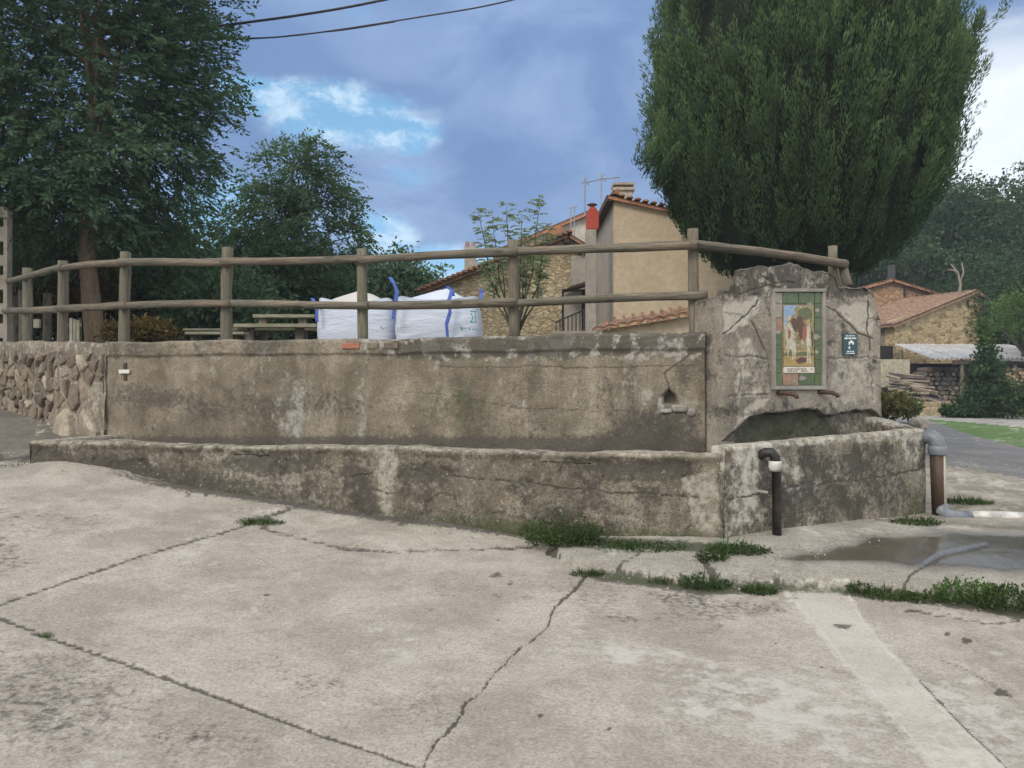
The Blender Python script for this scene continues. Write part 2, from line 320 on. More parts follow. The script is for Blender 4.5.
def build_ground():
    cols = np.concatenate([np.arange(-400, -10, 12), np.arange(-10, 1034, 1.9), np.arange(1036, 1480, 12)])
    pys = np.concatenate([np.arange(2600, 900, -60), np.arange(900, 775, -8), np.arange(775, 470, -1.8), np.arange(470, 404, -.9)])
    Ys = 1.35 * F / (pys - HY)
    XX = ((cols[:, None] - 512) / F) * Ys[None]; YY = np.repeat(Ys[None], len(cols), 0)
    X, Y = XX.ravel(), YY.ravel(); Z = gz(X, Y) + KERB_UP(X, Y); P = np.stack([X, Y, Z], 1)
    px, py = proj(P); n = len(X)
    near = sst(Y, 14, 9)
    P3 = np.stack([X, Y, X * 0], 1)
    jit = 1.4 * fbm(np.stack([px * .09, py * .09, px * 0], 1), 1., 3, 5)
    d1, d2 = polyd(px, py + .5 * jit, J1), polyd(px, py + .6 * jit, J2); dc, dd = polyd(px + jit * 2.2 + 1.2 * vnoise(np.stack([px * .4, py * .4, px * 0], 1), 6), py + jit, CR), polyd(px + jit, py + 1.4 * jit, CD)
    gr = np.maximum.reduce([sst(d1, 2.5, .3) * .7, sst(d2, 2.5, .3) * .85, sst(dc, 1.9, .2) * .8 * (px < 600), sst(dd, 2.4, .4) * .6])
    sub = np.maximum.reduce([sst(polyd(px + 1.5 * jit, py + jit, [(770, 585), (800, 640), (825, 655)]), 1, 0) * 0,
        sst(polyd(px, py + jit, [(940, 660), (965, 668), (1000, 690), (1024, 706)]), 1.8, .4) * .5, sst(polyd(px, py + jit, [(905, 610), (945, 616), (985, 622), (1018, 620)]), 2, .5) * .6,
        sst(polyd(px + jit, py, [(560, 556), (548, 552), (556, 546), (546, 540)]), 4, 1.), sst(polyd(px + jit, py + jit, [(612, 574), (622, 562), (640, 552)]), 2, .4) * .7,
        sst(polyd(px + jit, py, [(715, 586), (712, 572), (700, 556)]), 4, 1.), sst(polyd(px + jit, py, [(900, 592), (910, 574), (940, 555), (985, 545)]), 2, .4) * .8])
    gr = np.maximum(gr, sub)
    Z2 = Z - .014 * gr * near
    Z2 += near * (.004 * fbm(P3, 2.2, 3, 9) + .0028 * fbm(P3, 14, 3, 19)) + .012 * (1 - near) * fbm(P3, .8, 3, 2)
    # patch strip edges stand a little proud
    strip = inpoly(px, py, PL + PR[::-1]); de = np.minimum(polyd(px, py, PL), polyd(px + jit, py, PR))
    Z2 += .005 * strip + .004 * sst(de, 3.5, 1.) * (py > 590)
    P[:, 2] = Z2
    mask = np.zeros((n, 4))
    big = fbm(P3, .55, 4, 31); med = fbm(P3, 2.3, 4, 37)
    mask[:, 0] = np.clip(gr * 1.0 + .30 * sst(big, .05, .45) + .24 * sst(med, .1, .45), 0, 1)
    mask[:, 0] = np.maximum(mask[:, 0], .40 * blob(px, py, 40, 700, 190, 90)); mask[:, 0] = np.maximum(mask[:, 0], .34 * blob(px, py, 200, 735, 130, 40))
    for cx, cy, rx, ry in ((497, 575, 8, 3.5), (511, 583, 4, 2), (60, 726, 9, 3), (1001, 693, 11, 5), (965, 640, 9, 4), (945, 633, 5, 3), (268, 595, 5, 2.5), (402, 523, 9, 3), (188, 496, 6, 2.5), (204, 496, 4, 2), (542, 716, 5, 3), (608, 728, 4, 3), (843, 627, 12, 3), (40, 634, 10, 3)):
        mask[:, 0] = np.maximum(mask[:, 0], np.clip(.8 * blob(px + 2.5 * jit, py + jit, cx, cy, rx * 1.1, ry * 1.1), 0, 1))
    mask[:, 2] = np.clip(.38 * sst(-big, -.1, .6) + .3 * sst(fbm(P3, 5, 4, 77), .1, .6) + .2 * blob(px, py, 640, 640, 260, 110) * sst(med, -.3, .4), 0, 1)
    mask[:, 2] = np.where(gr > .3, 0, mask[:, 2])
    mask[:, 2] = np.where((polyd(px, py, PL) < 3) | ((polyd(px, py, PR) < 3)), .5, mask[:, 2]); mask[:, 0] = np.maximum(mask[:, 0], .8 * sst(polyd(px + .6 * jit, py, [(a + 2.5, b) for a, b in PR[3:]]), 2.2, .3))
    ky = np.interp(px, [p[0] for p in KERB], [p[1] for p in KERB])
    # dirt, moss along the foot of the walls and the kerb
    mask[:, 0] = np.maximum(mask[:, 0], .7 * sst(np.abs(py - 459 + 3 * jit), 7, 1) * sst(px, 60, 30)); mask[:, 1] = np.maximum(mask[:, 1], .6 * sst(np.abs(py - 461 + 3 * jit), 8, 1) * sst(px, 60, 30))
    foot = np.interp(px, [-50, 50, 180, 250, 380, 450, 550, 720, 770, 925, 1100], [452, 461, 486, 496, 516, 523, 538, 548, 552, 522, 500])
    dk = py - foot
    mask[:, 1] = np.clip(.55 * sst(np.abs(dk), 11, 2) * sst(px, 480, 560) * sst(px, 780, 740) + .7 * sst(np.abs(py - ky - 3), 8, 1) * sst(px, 560, 600), 0, 1)
    mask[:, 1] = np.maximum(mask[:, 1], np.clip(blob(px + 3 * jit, py + 2 * jit, 258, 521, 32, 8), 0, 1) * .7)
    mask[:, 1] = np.maximum(mask[:, 1], .8 * blob(px, py, 45, 634, 14, 5)); mask[:, 0] = np.maximum(mask[:, 0], .75 * sst(np.abs(dk), 8, 2) * sst(px, 20, 200) * (1 - .6 * sst(px, 740, 780)))
    mask[:, 0] = np.maximum(mask[:, 0], .85 * sst(np.abs(py - ky - 3), 9, 2) * sst(px, 575, 600) * (1 - blob(px, py, 815, 588, 32, 20) * 3).clip(0, 1))
    mask[:, 2] = np.maximum(mask[:, 2], np.where((py < ky) & (px > 770) & (px < 850) & (py > 578), .5, 0))
    # water spilling over the apron
    nz = fbm(P3, 2.6, 4, 88) * 9
    wet = np.maximum(.95 * soft(px, py + nz, [(775, 556), (860, 540), (930, 530), (985, 528), (1100, 530), (1100, 575), (985, 570), (900, 566), (800, 566)], 6), 1.0 * soft(px, py + nz, [(905, 545), (950, 534), (1024, 530), (1150, 540), (1150, 572), (1000, 572), (960, 564)], 7))
    mask[:, 3] = wet
    mask[:, 2] *= (1 - wet); 
    mask[:, 1] = np.maximum(mask[:, 1], .5 * blob(px + 3 * jit, py + 2 * jit, 955, 503, 40, 16))
    Q = grid_quads(len(cols), len(Ys)); c = Q.mean(1) if False else None
    qx, qy, qY = px[Q].mean(1), py[Q].mean(1), Y[Q].mean(1); qX = X[Q].mean(1)
    def above(pl): return qy < np.interp(qx, [p[0] for p in pl], [p[1] for p in pl])
    reg = np.full(len(Q), 3)                                            # main middle slab
    crx = np.interp(qy, [p[1] for p in CR], [p[0] for p in CR])
    reg[(qx > crx) & above(J2)] = 4
    reg[above(J1) & (qx < 345)] = 2
    reg[~above(J2)] = 1
    plx = np.interp(qy, [p[1] for p in PL], [p[0] for p in PL]); prx = np.interp(qy, [p[1] for p in PR], [p[0] for p in PR])
    reg[(qx > prx) & (qy > 585)] = 6; reg[(qx > plx) & (qx <= prx) & (qy > 585)] = 5
    kq = np.interp(qx, [p[0] for p in KERB], [p[1] for p in KERB])
    reg[(qy < kq) & (qx > 548)] = 7; reg[(qy < kq) & (qx > 548) & (qx < 712)] = 8
    reg[(qx > 860) & (qy < np.interp(qx, [860, 930, 1024, 1500], [520, 524, 530, 560]))] = 9
    reg[(qx > 830) & (qy < np.interp(qx, [900, 945, 980, 1024, 1500], [462, 467, 470, 479, 560]))] = 10
    lawn_lo = np.interp(qx, [918, 945, 975, 1000, 1024, 1480], [417, 426, 436, 443, 448, 500]); lawn_hi = np.interp(qx, [910, 1024, 1480], [417.5, 427, 452])
    reg[(qx > 918) & (qy < lawn_lo) & (qy > lawn_hi)] = 11; reg[(qx > 830) & (qy < lawn_hi)] = 12; reg[(qx > 830) & (qy < lawn_hi - 9)] = 13
    side = (qy < np.interp(qx, [-400, 0, 28, 105, 110], [440, 458, 460, 440, 440])) & (qx < 112); reg[side] = 14
    reg[(qx >= 112) & (qx <= 830) & (qY > 8.6 - .25 * qX * 0 + .4)] = 15
    root = empty('pavement', (0, 0, 0), kind='structure')
    info = {1: ('slab', M_slab, root), 2: ('slab', M_slab, root), 3: ('slab', M_slab, root), 4: ('slab', M_slab, root), 6: ('slab', M_slab, root), 5: ('concrete_strip', M_patch, root),
            7: ('apron_slab', M_apron, root), 8: ('apron_slab', M_apron, root), 9: ('verge', M_verge, None), 10: ('road', M_asph, None), 11: ('lawn', M_lawn, None), 12: ('path', M_path, None), 13: ('field_ground', M_soil, None), 14: ('side_street', M_side, None), 15: ('soil_ground', M_soil, None)}
    for r, (nm, mt, par) in info.items():
        q = Q[reg == r]
        if not len(q): continue
        u, inv = np.unique(q, return_inverse=True)
        me = np_mesh(nm, P[u], inv.reshape(q.shape), mask[u]); o = link(nm, me, mt, par, smooth=True)
        if par is None: o['kind'] = 'structure'
build_ground()
b = MB(); b.box((-90, -40, -1.2), (90, 110, -.7)); props(b.build('ground', M_soil), kind='structure')

# ---------------------------------------------------------------- swept walls
def sweep(name, p0, p1, prof, nu, mat, parent, amp=.01, zfn=None, maskfn=None, dispfn=None, seed=1, freq=7.):
    """prof: (offset to the left of p0->p1, z, subdivisions to this point)"""
    p0 = np.array(p0[:2], float); p1 = np.array(p1[:2], float); d = p1 - p0; d /= np.linalg.norm(d); nrm = np.array([-d[1], d[0]])
    pts = [prof[0][:2]]
    for (o0, z0, *_), (o1, z1, k) in zip(prof[:-1], prof[1:]): pts += [(o0 + (o1 - o0) * j / k, z0 + (z1 - z0) * j / k) for j in range(1, k + 1)]
    pr = np.array(pts); nv = len(pr); u = np.linspace(0, 1, nu)
    base = p0[None] + (p1 - p0)[None] * u[:, None]
    P = np.zeros((nu, nv, 3)); P[..., 0] = base[:, None, 0] + nrm[0] * pr[None, :, 0]; P[..., 1] = base[:, None, 1] + nrm[1] * pr[None, :, 0]; P[..., 2] = pr[None, :, 1]
    if zfn: P[..., 2] = zfn(u[:, None], P[..., 2])
    P = P.reshape(-1, 3)
    P0 = P.copy(); P = P + amp * (vfbm(P0, freq, 4, seed) + .4 * vfbm(P0, freq * .25, 2, seed + 7))
    px, py = proj(P0)
    mask = maskfn(P0, px, py, np.repeat(u, nv)) if maskfn else np.zeros((len(P), 4))
    if dispfn: P[:, :2] += dispfn(P0, px, py, mask)[:, None] * nrm[None]
    Q = grid_quads(nu, nv)
    # end caps as fans of quads: bridge first half of the profile to the last half
    h = nv // 2; cap = []
    for base_i in (0, (nu - 1) * nv):
        for j in range(h - 1 + (nv % 2)):
            a, b_, c, d_ = j, j + 1, nv - 2 - j, nv - 1 - j
            if b_ < c: cap.append((base_i + a, base_i + b_, base_i + c, base_i + d_))
    Q = np.vstack([Q, np.array(cap)])
    me = np_mesh(name, P, Q, mask); bm = bmesh.new(); bm.from_mesh(me); bmesh.ops.recalc_face_normals(bm, faces=bm.faces); bm.to_mesh(me); bm.free()
    o = link(name, me, mat, parent, smooth=True); return o

TL = lambda x: 6.83 - .25 * x
WL = lambda x: 7.79 - .25 * x
RIM = EYE - .557
# back retaining wall
wx0, wx1 = -4.76, 1.84
wall = empty('retaining_wall', (-1.4, 8.1, .6), 'long stained concrete retaining wall behind the trough, carrying the log fence', 'wall')
def wall_mask(P, px, py, u):
    n = len(P); m = np.zeros((n, 4)); b1 = fbm(P, 1.3, 4, 3); b2 = fbm(P, 3.2, 4, 13)
    yt = np.interp(px, [100, 700], [345, 335])
    band = sst(py - yt, 27 + 0 * px, 12) * sst(px, 330, 430)
    m[:, 0] = .45 * band + .30 * sst(b2, .05, .45) + .25 * band * sst(b2, -.1, .2)
    b3 = fbm(P, 11., 4, 17); m[:, 0] += .5 * band * sst(b3, -.04, .12); m[:, 2] = .95 * band * sst(-b3, .02, .14) + .28 * sst(b1, .1, .5)
    run = fbm(np.stack([px * .09, py * .012, px * 0], 1), 1., 4, 91); run2 = fbm(np.stack([px * .03, py * .03, px * 0], 1), 1., 3, 92)
    m[:, 0] += .42 * sst(run, 0, .45) * sst(py - yt, 22, 50) * sst(run2, -.4, .3); m[:, 2] += .25 * sst(-run, 0, .4)
    coping = sst(py - yt, 16, 13) * sst(px, 350, 330); m[:, 0] += .28 * coping
    for cx, cy, rx, ry, a in ((155, 397, 55, 18, .62), (205, 408, 28, 14, .55), (265, 403, 60, 12, .45), (335, 402, 60, 16, .5), (300, 385, 40, 10, .3), (520, 415, 60, 15, .35)):
        m[:, 0] = np.maximum(m[:, 0], a * np.sqrt(blob(px, py + 10 * b2, cx, cy, rx, ry)))
    m[:, 0] = np.maximum(m[:, 0], .95 * sst(py, 428, 445))  # dark band at the wall bottom: painted shadow together with the wet line
    r = soft(px, py + 14 * b2, [(575, 470), (600, 430), (640, 408), (668, 412), (700, 412), (700, 470)], 12); m[:, 3] = .3 * r; m[:, 0] = np.maximum(m[:, 0], .62 * r)
    m[:, 1] = .45 * np.sqrt(blob(px, py + 8 * b2, 455, 405, 40, 28)) + .45 * blob(px, py, 668, 430, 22, 30)
    for x0, x1, ya, yb in ((357, 364, 378, 440), (522, 526, 398, 428), (436, 440, 348, 388), (572, 576, 385, 405), (498, 502, 375, 395), (285, 288, 360, 380)):
        m[:, 2] = np.maximum(m[:, 2], .42 * sst(px + 5 * b2, x0 - 5, x0 + 2) * sst(px + 5 * b2, x1 + 5, x1 - 2) * sst(py, ya - 4, ya + 4) * sst(py, yb + 8, yb - 4))
    m[:, 2] = np.maximum(m[:, 2], .8 * soft(px, py, [(657, 398), (663, 396), (664, 413), (657, 413)], 2)); m[:, 0] = np.maximum(m[:, 0], .5 * blob(px, py, 684, 380, 14, 28))
    j = 2.5 * b2
    cr = np.maximum.reduce([sst(polyd(px + j, py + j, [(667, 398), (668, 384), (664, 372), (690, 352)]), 1.6, .3), .8 * sst(polyd(px, py + j, [(440, 367), (520, 366), (600, 368), (697, 364)]), 1.3, .3), .6 * sst(polyd(px, py + j, [(405, 392), (450, 395), (520, 408), (640, 412)]), 1.2, .3)])
    m[:, 0] = np.maximum(m[:, 0], cr); m[:, 0] = np.maximum(m[:, 0], soft(px, py, [(664, 402), (664, 396), (669, 391), (674, 396), (675, 404)], 1.5))
    return m.clip(0, 1)
def wall_disp(P, px, py, m):
    front = sst(P[:, 2], 2.02, 1.99)
    d = .012 * fbm(P, 2., 3, 71) + .11 * soft(px, py, [(663, 404), (663, 396), (669, 390), (675, 396), (677, 404)], 1.5) * front
    d -= .004 * sst(fbm(P, 2.6, 4, 55), .0, .05) * front
    return d
def wall_z(u, z):
    t = np.clip((z - 1.7) / .3, 0, 1); return z + t * (.008 * np.sin(u * 9) + .006 * np.sin(u * 31 + 1) + .004 * np.sin(u * 57))
sweep('wall_body', (wx0, WL(wx0)), (wx1, WL(wx1)), [(0, .55, 1), (0, 1.90, 100), (-.022, 1.93, 4), (-.02, 2.055, 12), (.02, 2.08, 4), (.34, 2.08, 14), (.36, .8, 6)], 480, M_wall, wall, .009, wall_z, wall_mask, wall_disp, 5)
M_brick = simple('old_red_brick', (.30, .12, .075), .9, .25, 30., .5)
wd = Vector((.970, -.2425, 0)); ang = math.atan2(-.25, 1)
for px_, w_, c_ in ((352, .2, 0), (374, .13, 1), (392, .15, 1)):
    p = pix(px_, 346, WL((px_ - 512) / F * 8.15)); p.y = WL(p.x)
    bb = MB(); bb.box((-w_ / 2, -.03, -.03), (w_ / 2, .08, .03)); o = bb.build('brick', M_brick if not c_ else M_stone[0], wall, bevel=.006); o.location = p - wall.location + Vector((0, -.015, 0)); o.rotation_euler = (0, 0, ang)
# chipped ledge and stub under the hole
def rock(name, mat, parent, loc, size, seed, sub=2):
    bm = bmesh.new(); bmesh.ops.create_icosphere(bm, subdivisions=sub, radius=1)
    V = np.array([v.co[:] for v in bm.verts]); D = vfbm(V, 1.1, 3, seed); V = np.sign(V) * np.abs(V) ** .7 * .8 + .35 * D
    for v, c in zip(bm.verts, V): v.co = (c[0] * size[0], c[1] * size[1], c[2] * size[2])
    me = bpy.data.meshes.new(name); bm.to_mesh(me); bm.free(); o = link(name, me, mat, parent)
    o.location = Vector(loc) - (Vector(parent.location) if parent else Vector((0, 0, 0))); return o
M_chip = simple('pale_broken_render', (.33, .31, .27), .9, .25, 25., .8, c2=(.22, .2, .17))
for px_, py_, s in ((682, 409, (.10, .05, .045)), (668, 411, (.07, .04, .03)), (692, 412, (.05, .03, .05))):
    p = pix(px_, py_, 7.33); p.y = WL(p.x) - .01; o = rock('ledge_chip', M_chip, wall, p, s, int(px_)); o.rotation_euler = (0, 0, ang)
plate = MB(); plate.box((-.07, -.012, -.022), (.07, 0, .022)); pl = plate.build('wall_plate', simple('white_enamel', (.7, .68, .6), .5, .1), bevel=.003)
p = pix(124, 371.5, 8.87); p.y = WL(p.x) - .025; pl.location = p; pl.rotation_euler = (0, 0, ang)
props(pl, 'small white plate across a dark slot at the far left of the long concrete wall', 'wall plate')
s_ = MB(); s_.box((-.02, .002, -.10), (.02, .02, .10)); so = s_.build('bracket', M_darkbark); so.parent = pl

# ---------------------------------------------------------------- trough
trough = empty('water_trough', (-1.5, 7.2, .4), 'long low concrete water trough running along the foot of the retaining wall', 'trough')
def trough_mask(P, px, py, u):
    n = len(P); m = np.zeros((n, 4)); b1 = fbm(P, 1.5, 4, 23); b2 = fbm(P, 4.5, 4, 33)
    top = sst(P[:, 2], .955, .985); foot = np.interp(px, [50, 180, 250, 380, 550, 720], [461, 486, 496, 516, 538, 548])
    rimy = np.interp(px, [50, 720], [443, 456])
    m[:, 0] = .30 + .32 * sst(b2, -.1, .4) + .3 * sst(py, foot - 26, foot - 8) * sst(px, 420, 200)
    m[:, 0] = np.maximum(m[:, 0], .78 * np.sqrt(blob(px, py + 8 * b2, 270, 462, 70, 14))); m[:, 0] = np.maximum(m[:, 0], .75 * np.sqrt(blob(px, py + 8 * b2, 640, 468, 90, 16)))
    m[:, 0] = np.maximum(m[:, 0], .7 * np.sqrt(blob(px, py + 8 * b2, 420, 473, 50, 16)))
    m[:, 2] = .2 + .25 * sst(b1, 0, .5)
    pal = np.maximum(soft(px + 6 * b2, py, [(372, 448), (398, 446), (394, 520), (384, 520), (372, 480)], 6), soft(px + 10 * b2, py, [(678, 480), (718, 462), (722, 545), (700, 545)], 8))
    m[:, 2] = np.maximum(m[:, 2], .5 * pal); m[:, 0] = m[:, 0] * (1 - .6 * pal)
    m[:, 0] = m[:, 0] * (1 - .8 * top); m[:, 2] = np.maximum(m[:, 2], .42 * top)  # rim top painted paler, as light from above brightens it
    m[:, 1] = .55 * sst(py, foot - 28, foot - 4) * sst(px, 380, 520) + .3 * sst(py, foot - 20, foot) + .25 * sst(b1, .2, .6) * (1 - top)
    j = 4 * b2
    cr = np.maximum(sst(polyd(px + j, py + j, [(440, 475), (500, 480), (600, 492), (700, 497)]), 1.3, .3) * .8, sst(polyd(px + j, py + j, [(60, 476), (150, 475), (300, 486), (420, 494)]), 1.6, .4) * .6)
    m[:, 0] = np.maximum(m[:, 0], cr)
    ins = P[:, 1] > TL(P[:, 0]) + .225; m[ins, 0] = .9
    return m.clip(0, 1)
def trough_disp(P, px, py, m):
    fr = sst(P[:, 2], .97, .9); b2 = fbm(P, 4.5, 4, 33)
    return fr * (.02 * fbm(P, 2.4, 4, 44) + .016 * sst(fbm(P, 3.1, 4, 45), .05, .10) + .014 * sst(m[:, 0], .6, .9) + .03 * sst(polyd(px + 3 * b2, py, [(384, 446), (384, 520)]), 3, 0) * 0) + .03 * fr * sst(P[:, 2], .35, .9) * .5
tx0, tx1 = -5.07, 1.76
sweep('front_wall', (tx0, TL(tx0)), (tx1, TL(tx1)), [(0, 0, 1), (0, RIM - .025, 84), (.015, RIM, 3), (.19, RIM + .004, 14), (.22, RIM - .02, 3), (.24, .7, 12)], 520, M_trough, trough, .016, lambda u, z: z + .012 * np.sin(u * 14) * (z > .9) + .006 * np.sin(u * 43 + 1) * (z > .9), trough_mask, trough_disp, 9)
# left end wall
sweep('end_wall', (-4.93, TL(-4.93) + .18), (-4.72, WL(-4.72) + .05), [(.0, .6, 1), (0, RIM, 26), (-.0, RIM + .01, 1), (-.17, RIM + .01, 8), (-.19, .7, 14)][::1], 60, M_trough, trough, .009, None, lambda P, px, py, u: np.stack([.2 + .3 * sst(fbm(P, 4, 3, 1), 0, .4), .1 + 0 * u, .62 * sst(P[:, 2], .93, .98), 0 * u], 1), None, 12)  # end wall rim also painted paler for the light from above
bb = MB(); bb.prism([(tx0 + .1, TL(tx0) + .1, .62), (1.9, TL(1.9) + .1, .62), (1.9, WL(1.9) + .02, .62), (tx0 + .25, WL(tx0) + .02, .62)], (0, 0, .04)); bb.build('trough_floor', M_trough, trough)
mw, N = new_mat('dark_water'); co = N.new('ShaderNodeTexCoord').outputs['Object']
finish(N, (.012, .014, .008), .04, N.noise(co, 9, 3, .5), .05, .01)
bb = MB(); bb.prism([(tx0 + .2, TL(tx0) + .19, .80), (1.8, TL(1.8) + .19, .80), (1.8, WL(1.8) + .01, .80), (tx0 + .3, WL(tx0) + .01, .80)], (0, 0, .06)); props(bb.build('trough_water', mw), kind='structure')

# ---------------------------------------------------------------- fountain head and basin
UD = np.array([.866, .5]); ND = np.array([-.5, .866]); F0 = np.array([1.76, 6.37])
FA = F0 + .60 * ND
def s_of_px(px):
    k = (px - 512) / F; return (k * FA[1] - FA[0]) / (UD[0] - k * UD[1])
S0, S1 = s_of_px(722.), s_of_px(881.)
fountain = empty('drinking_fountain', (2.9, 7.6, .2), 'weathered stone and render fountain block with tile picture and two spouts above a concrete basin', 'fountain')
TOP = [(690, 300), (706, 298.5), (717, 298), (719, 290), (730, 288.5), (731.5, 283.5), (734, 282.5), (735.5, 270), (748, 268.5), (765, 266), (790, 263), (797, 265), (802, 269), (822, 272), (835, 277), (837.5, 287), (862, 288), (871, 290), (875, 297), (878, 316), (881, 319)]
def head():
    nu, nv = 260, 250; s = np.linspace(S0, S1, nu)
    X = FA[0] + UD[0] * s; Y = FA[1] + UD[1] * s; zb = .55; T = .37
    def ztop(off):
        Xo, Yo = X + ND[0] * off, Y + ND[1] * off; pxs = 512 + F * Xo / Yo + .8 * off / T * np.sin(s * 7)
        tp = np.interp(pxs, [p[0] for p in TOP], [p[1] for p in TOP]) + 1.2 * vnoise(np.stack([pxs * .22, pxs * 0, pxs * 0], 1), 5); return EYE + (HY - tp) / F * Yo
    v = np.linspace(0, 1, nv)
    def patch(off):  # vertical sheet at an offset behind the face
        P = np.zeros((nu, nv, 3)); P[..., 0] = (X + ND[0] * off)[:, None]; P[..., 1] = (Y + ND[1] * off)[:, None]; P[..., 2] = zb + (ztop(off) - zb)[:, None] * v[None]; return P
    Vs, Qs, Ms = [], [], []; off = 0
    def push(P, Qf, front=False):
        nonlocal off
        P = P.reshape(-1, 3); px, py = proj(P); m = np.zeros((len(P), 4)); b1 = fbm(P, 2., 4, 41); b2 = fbm(P, 6., 4, 43)
        ytop = np.interp(px, [p[0] for p in TOP], [p[1] for p in TOP])
        topband = sst(py + 6 * b2, 303, 290)
        b3 = fbm(P, 14., 4, 45); m[:, 0] = .20 + .42 * sst(b2, -.1, .45) + .30 * topband + .35 * topband * sst(b3, -.1, .3); m[:, 2] = .35 * topband * sst(-b3, -.05, .3) + .4 * sst(b1, 0, .4)
        D = .009 * (vfbm(P, 6., 4, 8)) + .008 * vfbm(P, 2., 2, 15); P2 = P + D * (1 + .9 * topband[:, None])
        if front:
            j = 6 * b2
            broken = np.interp(px, [715, 725, 740, 750, 768, 817, 826, 850, 872, 881], [446, 441, 426, 417, 412, 409, 415, 412, 410, 418]) + 4 * b2
            low = sst(py - broken, -.5, 2.); edge = sst(np.abs(py - broken), 3, .5)
            pale = np.maximum.reduce([soft(px + j, py + j, [(838, 308), (852, 303), (866, 300), (875, 322), (872, 333), (858, 328), (846, 317)], 3), .85 * soft(px + j, py + j, [(720, 305), (758, 296), (764, 303), (746, 322), (728, 335), (720, 330)], 3),
                                      .7 * soft(px + j, py + j, [(755, 400), (770, 396), (766, 408), (735, 428), (728, 432)], 4), .5 * soft(px + j, py + j, [(735, 330), (755, 338), (764, 372), (740, 380)], 6)])
            light = np.maximum(soft(px + j, py + j, [(830, 350), (878, 350), (879, 405), (828, 405)], 8) * .45, soft(px + j, py + j, [(725, 345), (768, 360), (765, 395), (735, 405)], 8) * .45)
            m[:, 2] = np.maximum(m[:, 2], np.maximum(pale * .95, light)); m[:, 0] *= (1 - .9 * pale) * (1 - .5 * light)
            crk = np.maximum.reduce([sst(polyd(px + .5 * j, py + .5 * j, l), 1.5, .3) for l in (
                [(753, 320), (758, 334), (766, 352), (770, 368)], [(759, 300), (748, 312), (736, 324), (721, 333)], [(824, 304), (834, 309), (843, 318), (850, 323), (857, 332), (873, 337)], [(740, 362), (742, 380), (738, 394)],
                [(826, 357), (880, 358)], [(725, 356), (766, 358)], [(728, 396), (768, 394)], [(738, 292), (757, 290), (768, 284), (780, 287), (790, 283)], [(868, 300), (869, 330), (872, 360), (874, 400)], [(762, 276), (775, 282), (795, 283)])])
            wgt = np.where(py > 350, .5, 1.); m[:, 0] = np.maximum(m[:, 0], .85 * crk * wgt)
            arch = sst(1 - ((px - 795) / 55) ** 2 - ((py - 446) / 38) ** 2, -.2, .3)
            m[:, 1] = np.maximum(m[:, 1], low * (.2 + .42 * arch)); m[:, 0] = np.maximum(m[:, 0], np.maximum(low * (.40 + .38 * arch), edge)); m[:, 2] *= (1 - low * .9 * arch)
            m[:, 3] = low * .25 * arch; m[:, 1] = np.maximum(m[:, 1], 0)
            m[:, 0] = np.maximum(m[:, 0], .7 * np.sqrt(blob(px, py, 728, 381, 12, 8)) * sst(b2, -.1, .2))
            dep = .075 * low * (1 + .5 * fbm(P, 5, 3, 3)) + .010 * crk + .012 * pale * (px > 800) + .010 * light * 0 + .009 * sst(fbm(P, 3.6, 4, 47), .08, .12) + .020 * sst(fbm(P, 3.3, 3, 61), .02, .08) * topband + .02 * topband * sst(np.minimum(np.abs(((px * .045 + .8 * b1) % 1) - .5), 9), .46, .5)
            P2[:, :2] += dep[:, None] * ND[None]
        m[:, 1] = np.maximum(m[:, 1], .2 * sst(b1, .1, .5))
        Vs.append(P2); Ms.append(m.clip(0, 1)); Qs.append(Qf + off); off += len(P)
    push(patch(0.), grid_quads(nu, nv), True)
    push(patch(T), grid_quads(nu, nv))
    k = np.linspace(0, 1, 26)
    top = np.zeros((nu, 26, 3)); top[..., 0] = X[:, None] + ND[0] * T * k; top[..., 1] = Y[:, None] + ND[1] * T * k; top[..., 2] = np.stack([ztop(T * q) for q in k], 1); push(top, grid_quads(nu, 26))
    for i in (0, -1):
        sd = np.zeros((26, nv, 3)); sd[..., 0] = X[i] + ND[0] * T * k[:, None]; sd[..., 1] = Y[i] + ND[1] * T * k[:, None]; sd[..., 2] = zb + (np.array([ztop(T * q)[i] for q in k])[:, None] - zb) * v[None]; push(sd, grid_quads(26, nv))
    me = np_mesh('fountain_head', np.vstack(Vs), np.vstack(Qs), np.vstack(Ms)); bm = bmesh.new(); bm.from_mesh(me); bmesh.ops.remove_doubles(bm, verts=bm.verts, dist=.0008); bmesh.ops.recalc_face_normals(bm, faces=bm.faces); bm.to_mesh(me); bm.free()
    link('fountain_block', me, M_head, fountain, smooth=True)
head()
def facept(px, py, off=0.):
    s = s_of_px(px); x, y = FA + UD * s; return Vector((x - ND[0] * off, y - ND[1] * off, EYE + (HY - py) / F * y))
FROT = math.atan2(.5, .866)
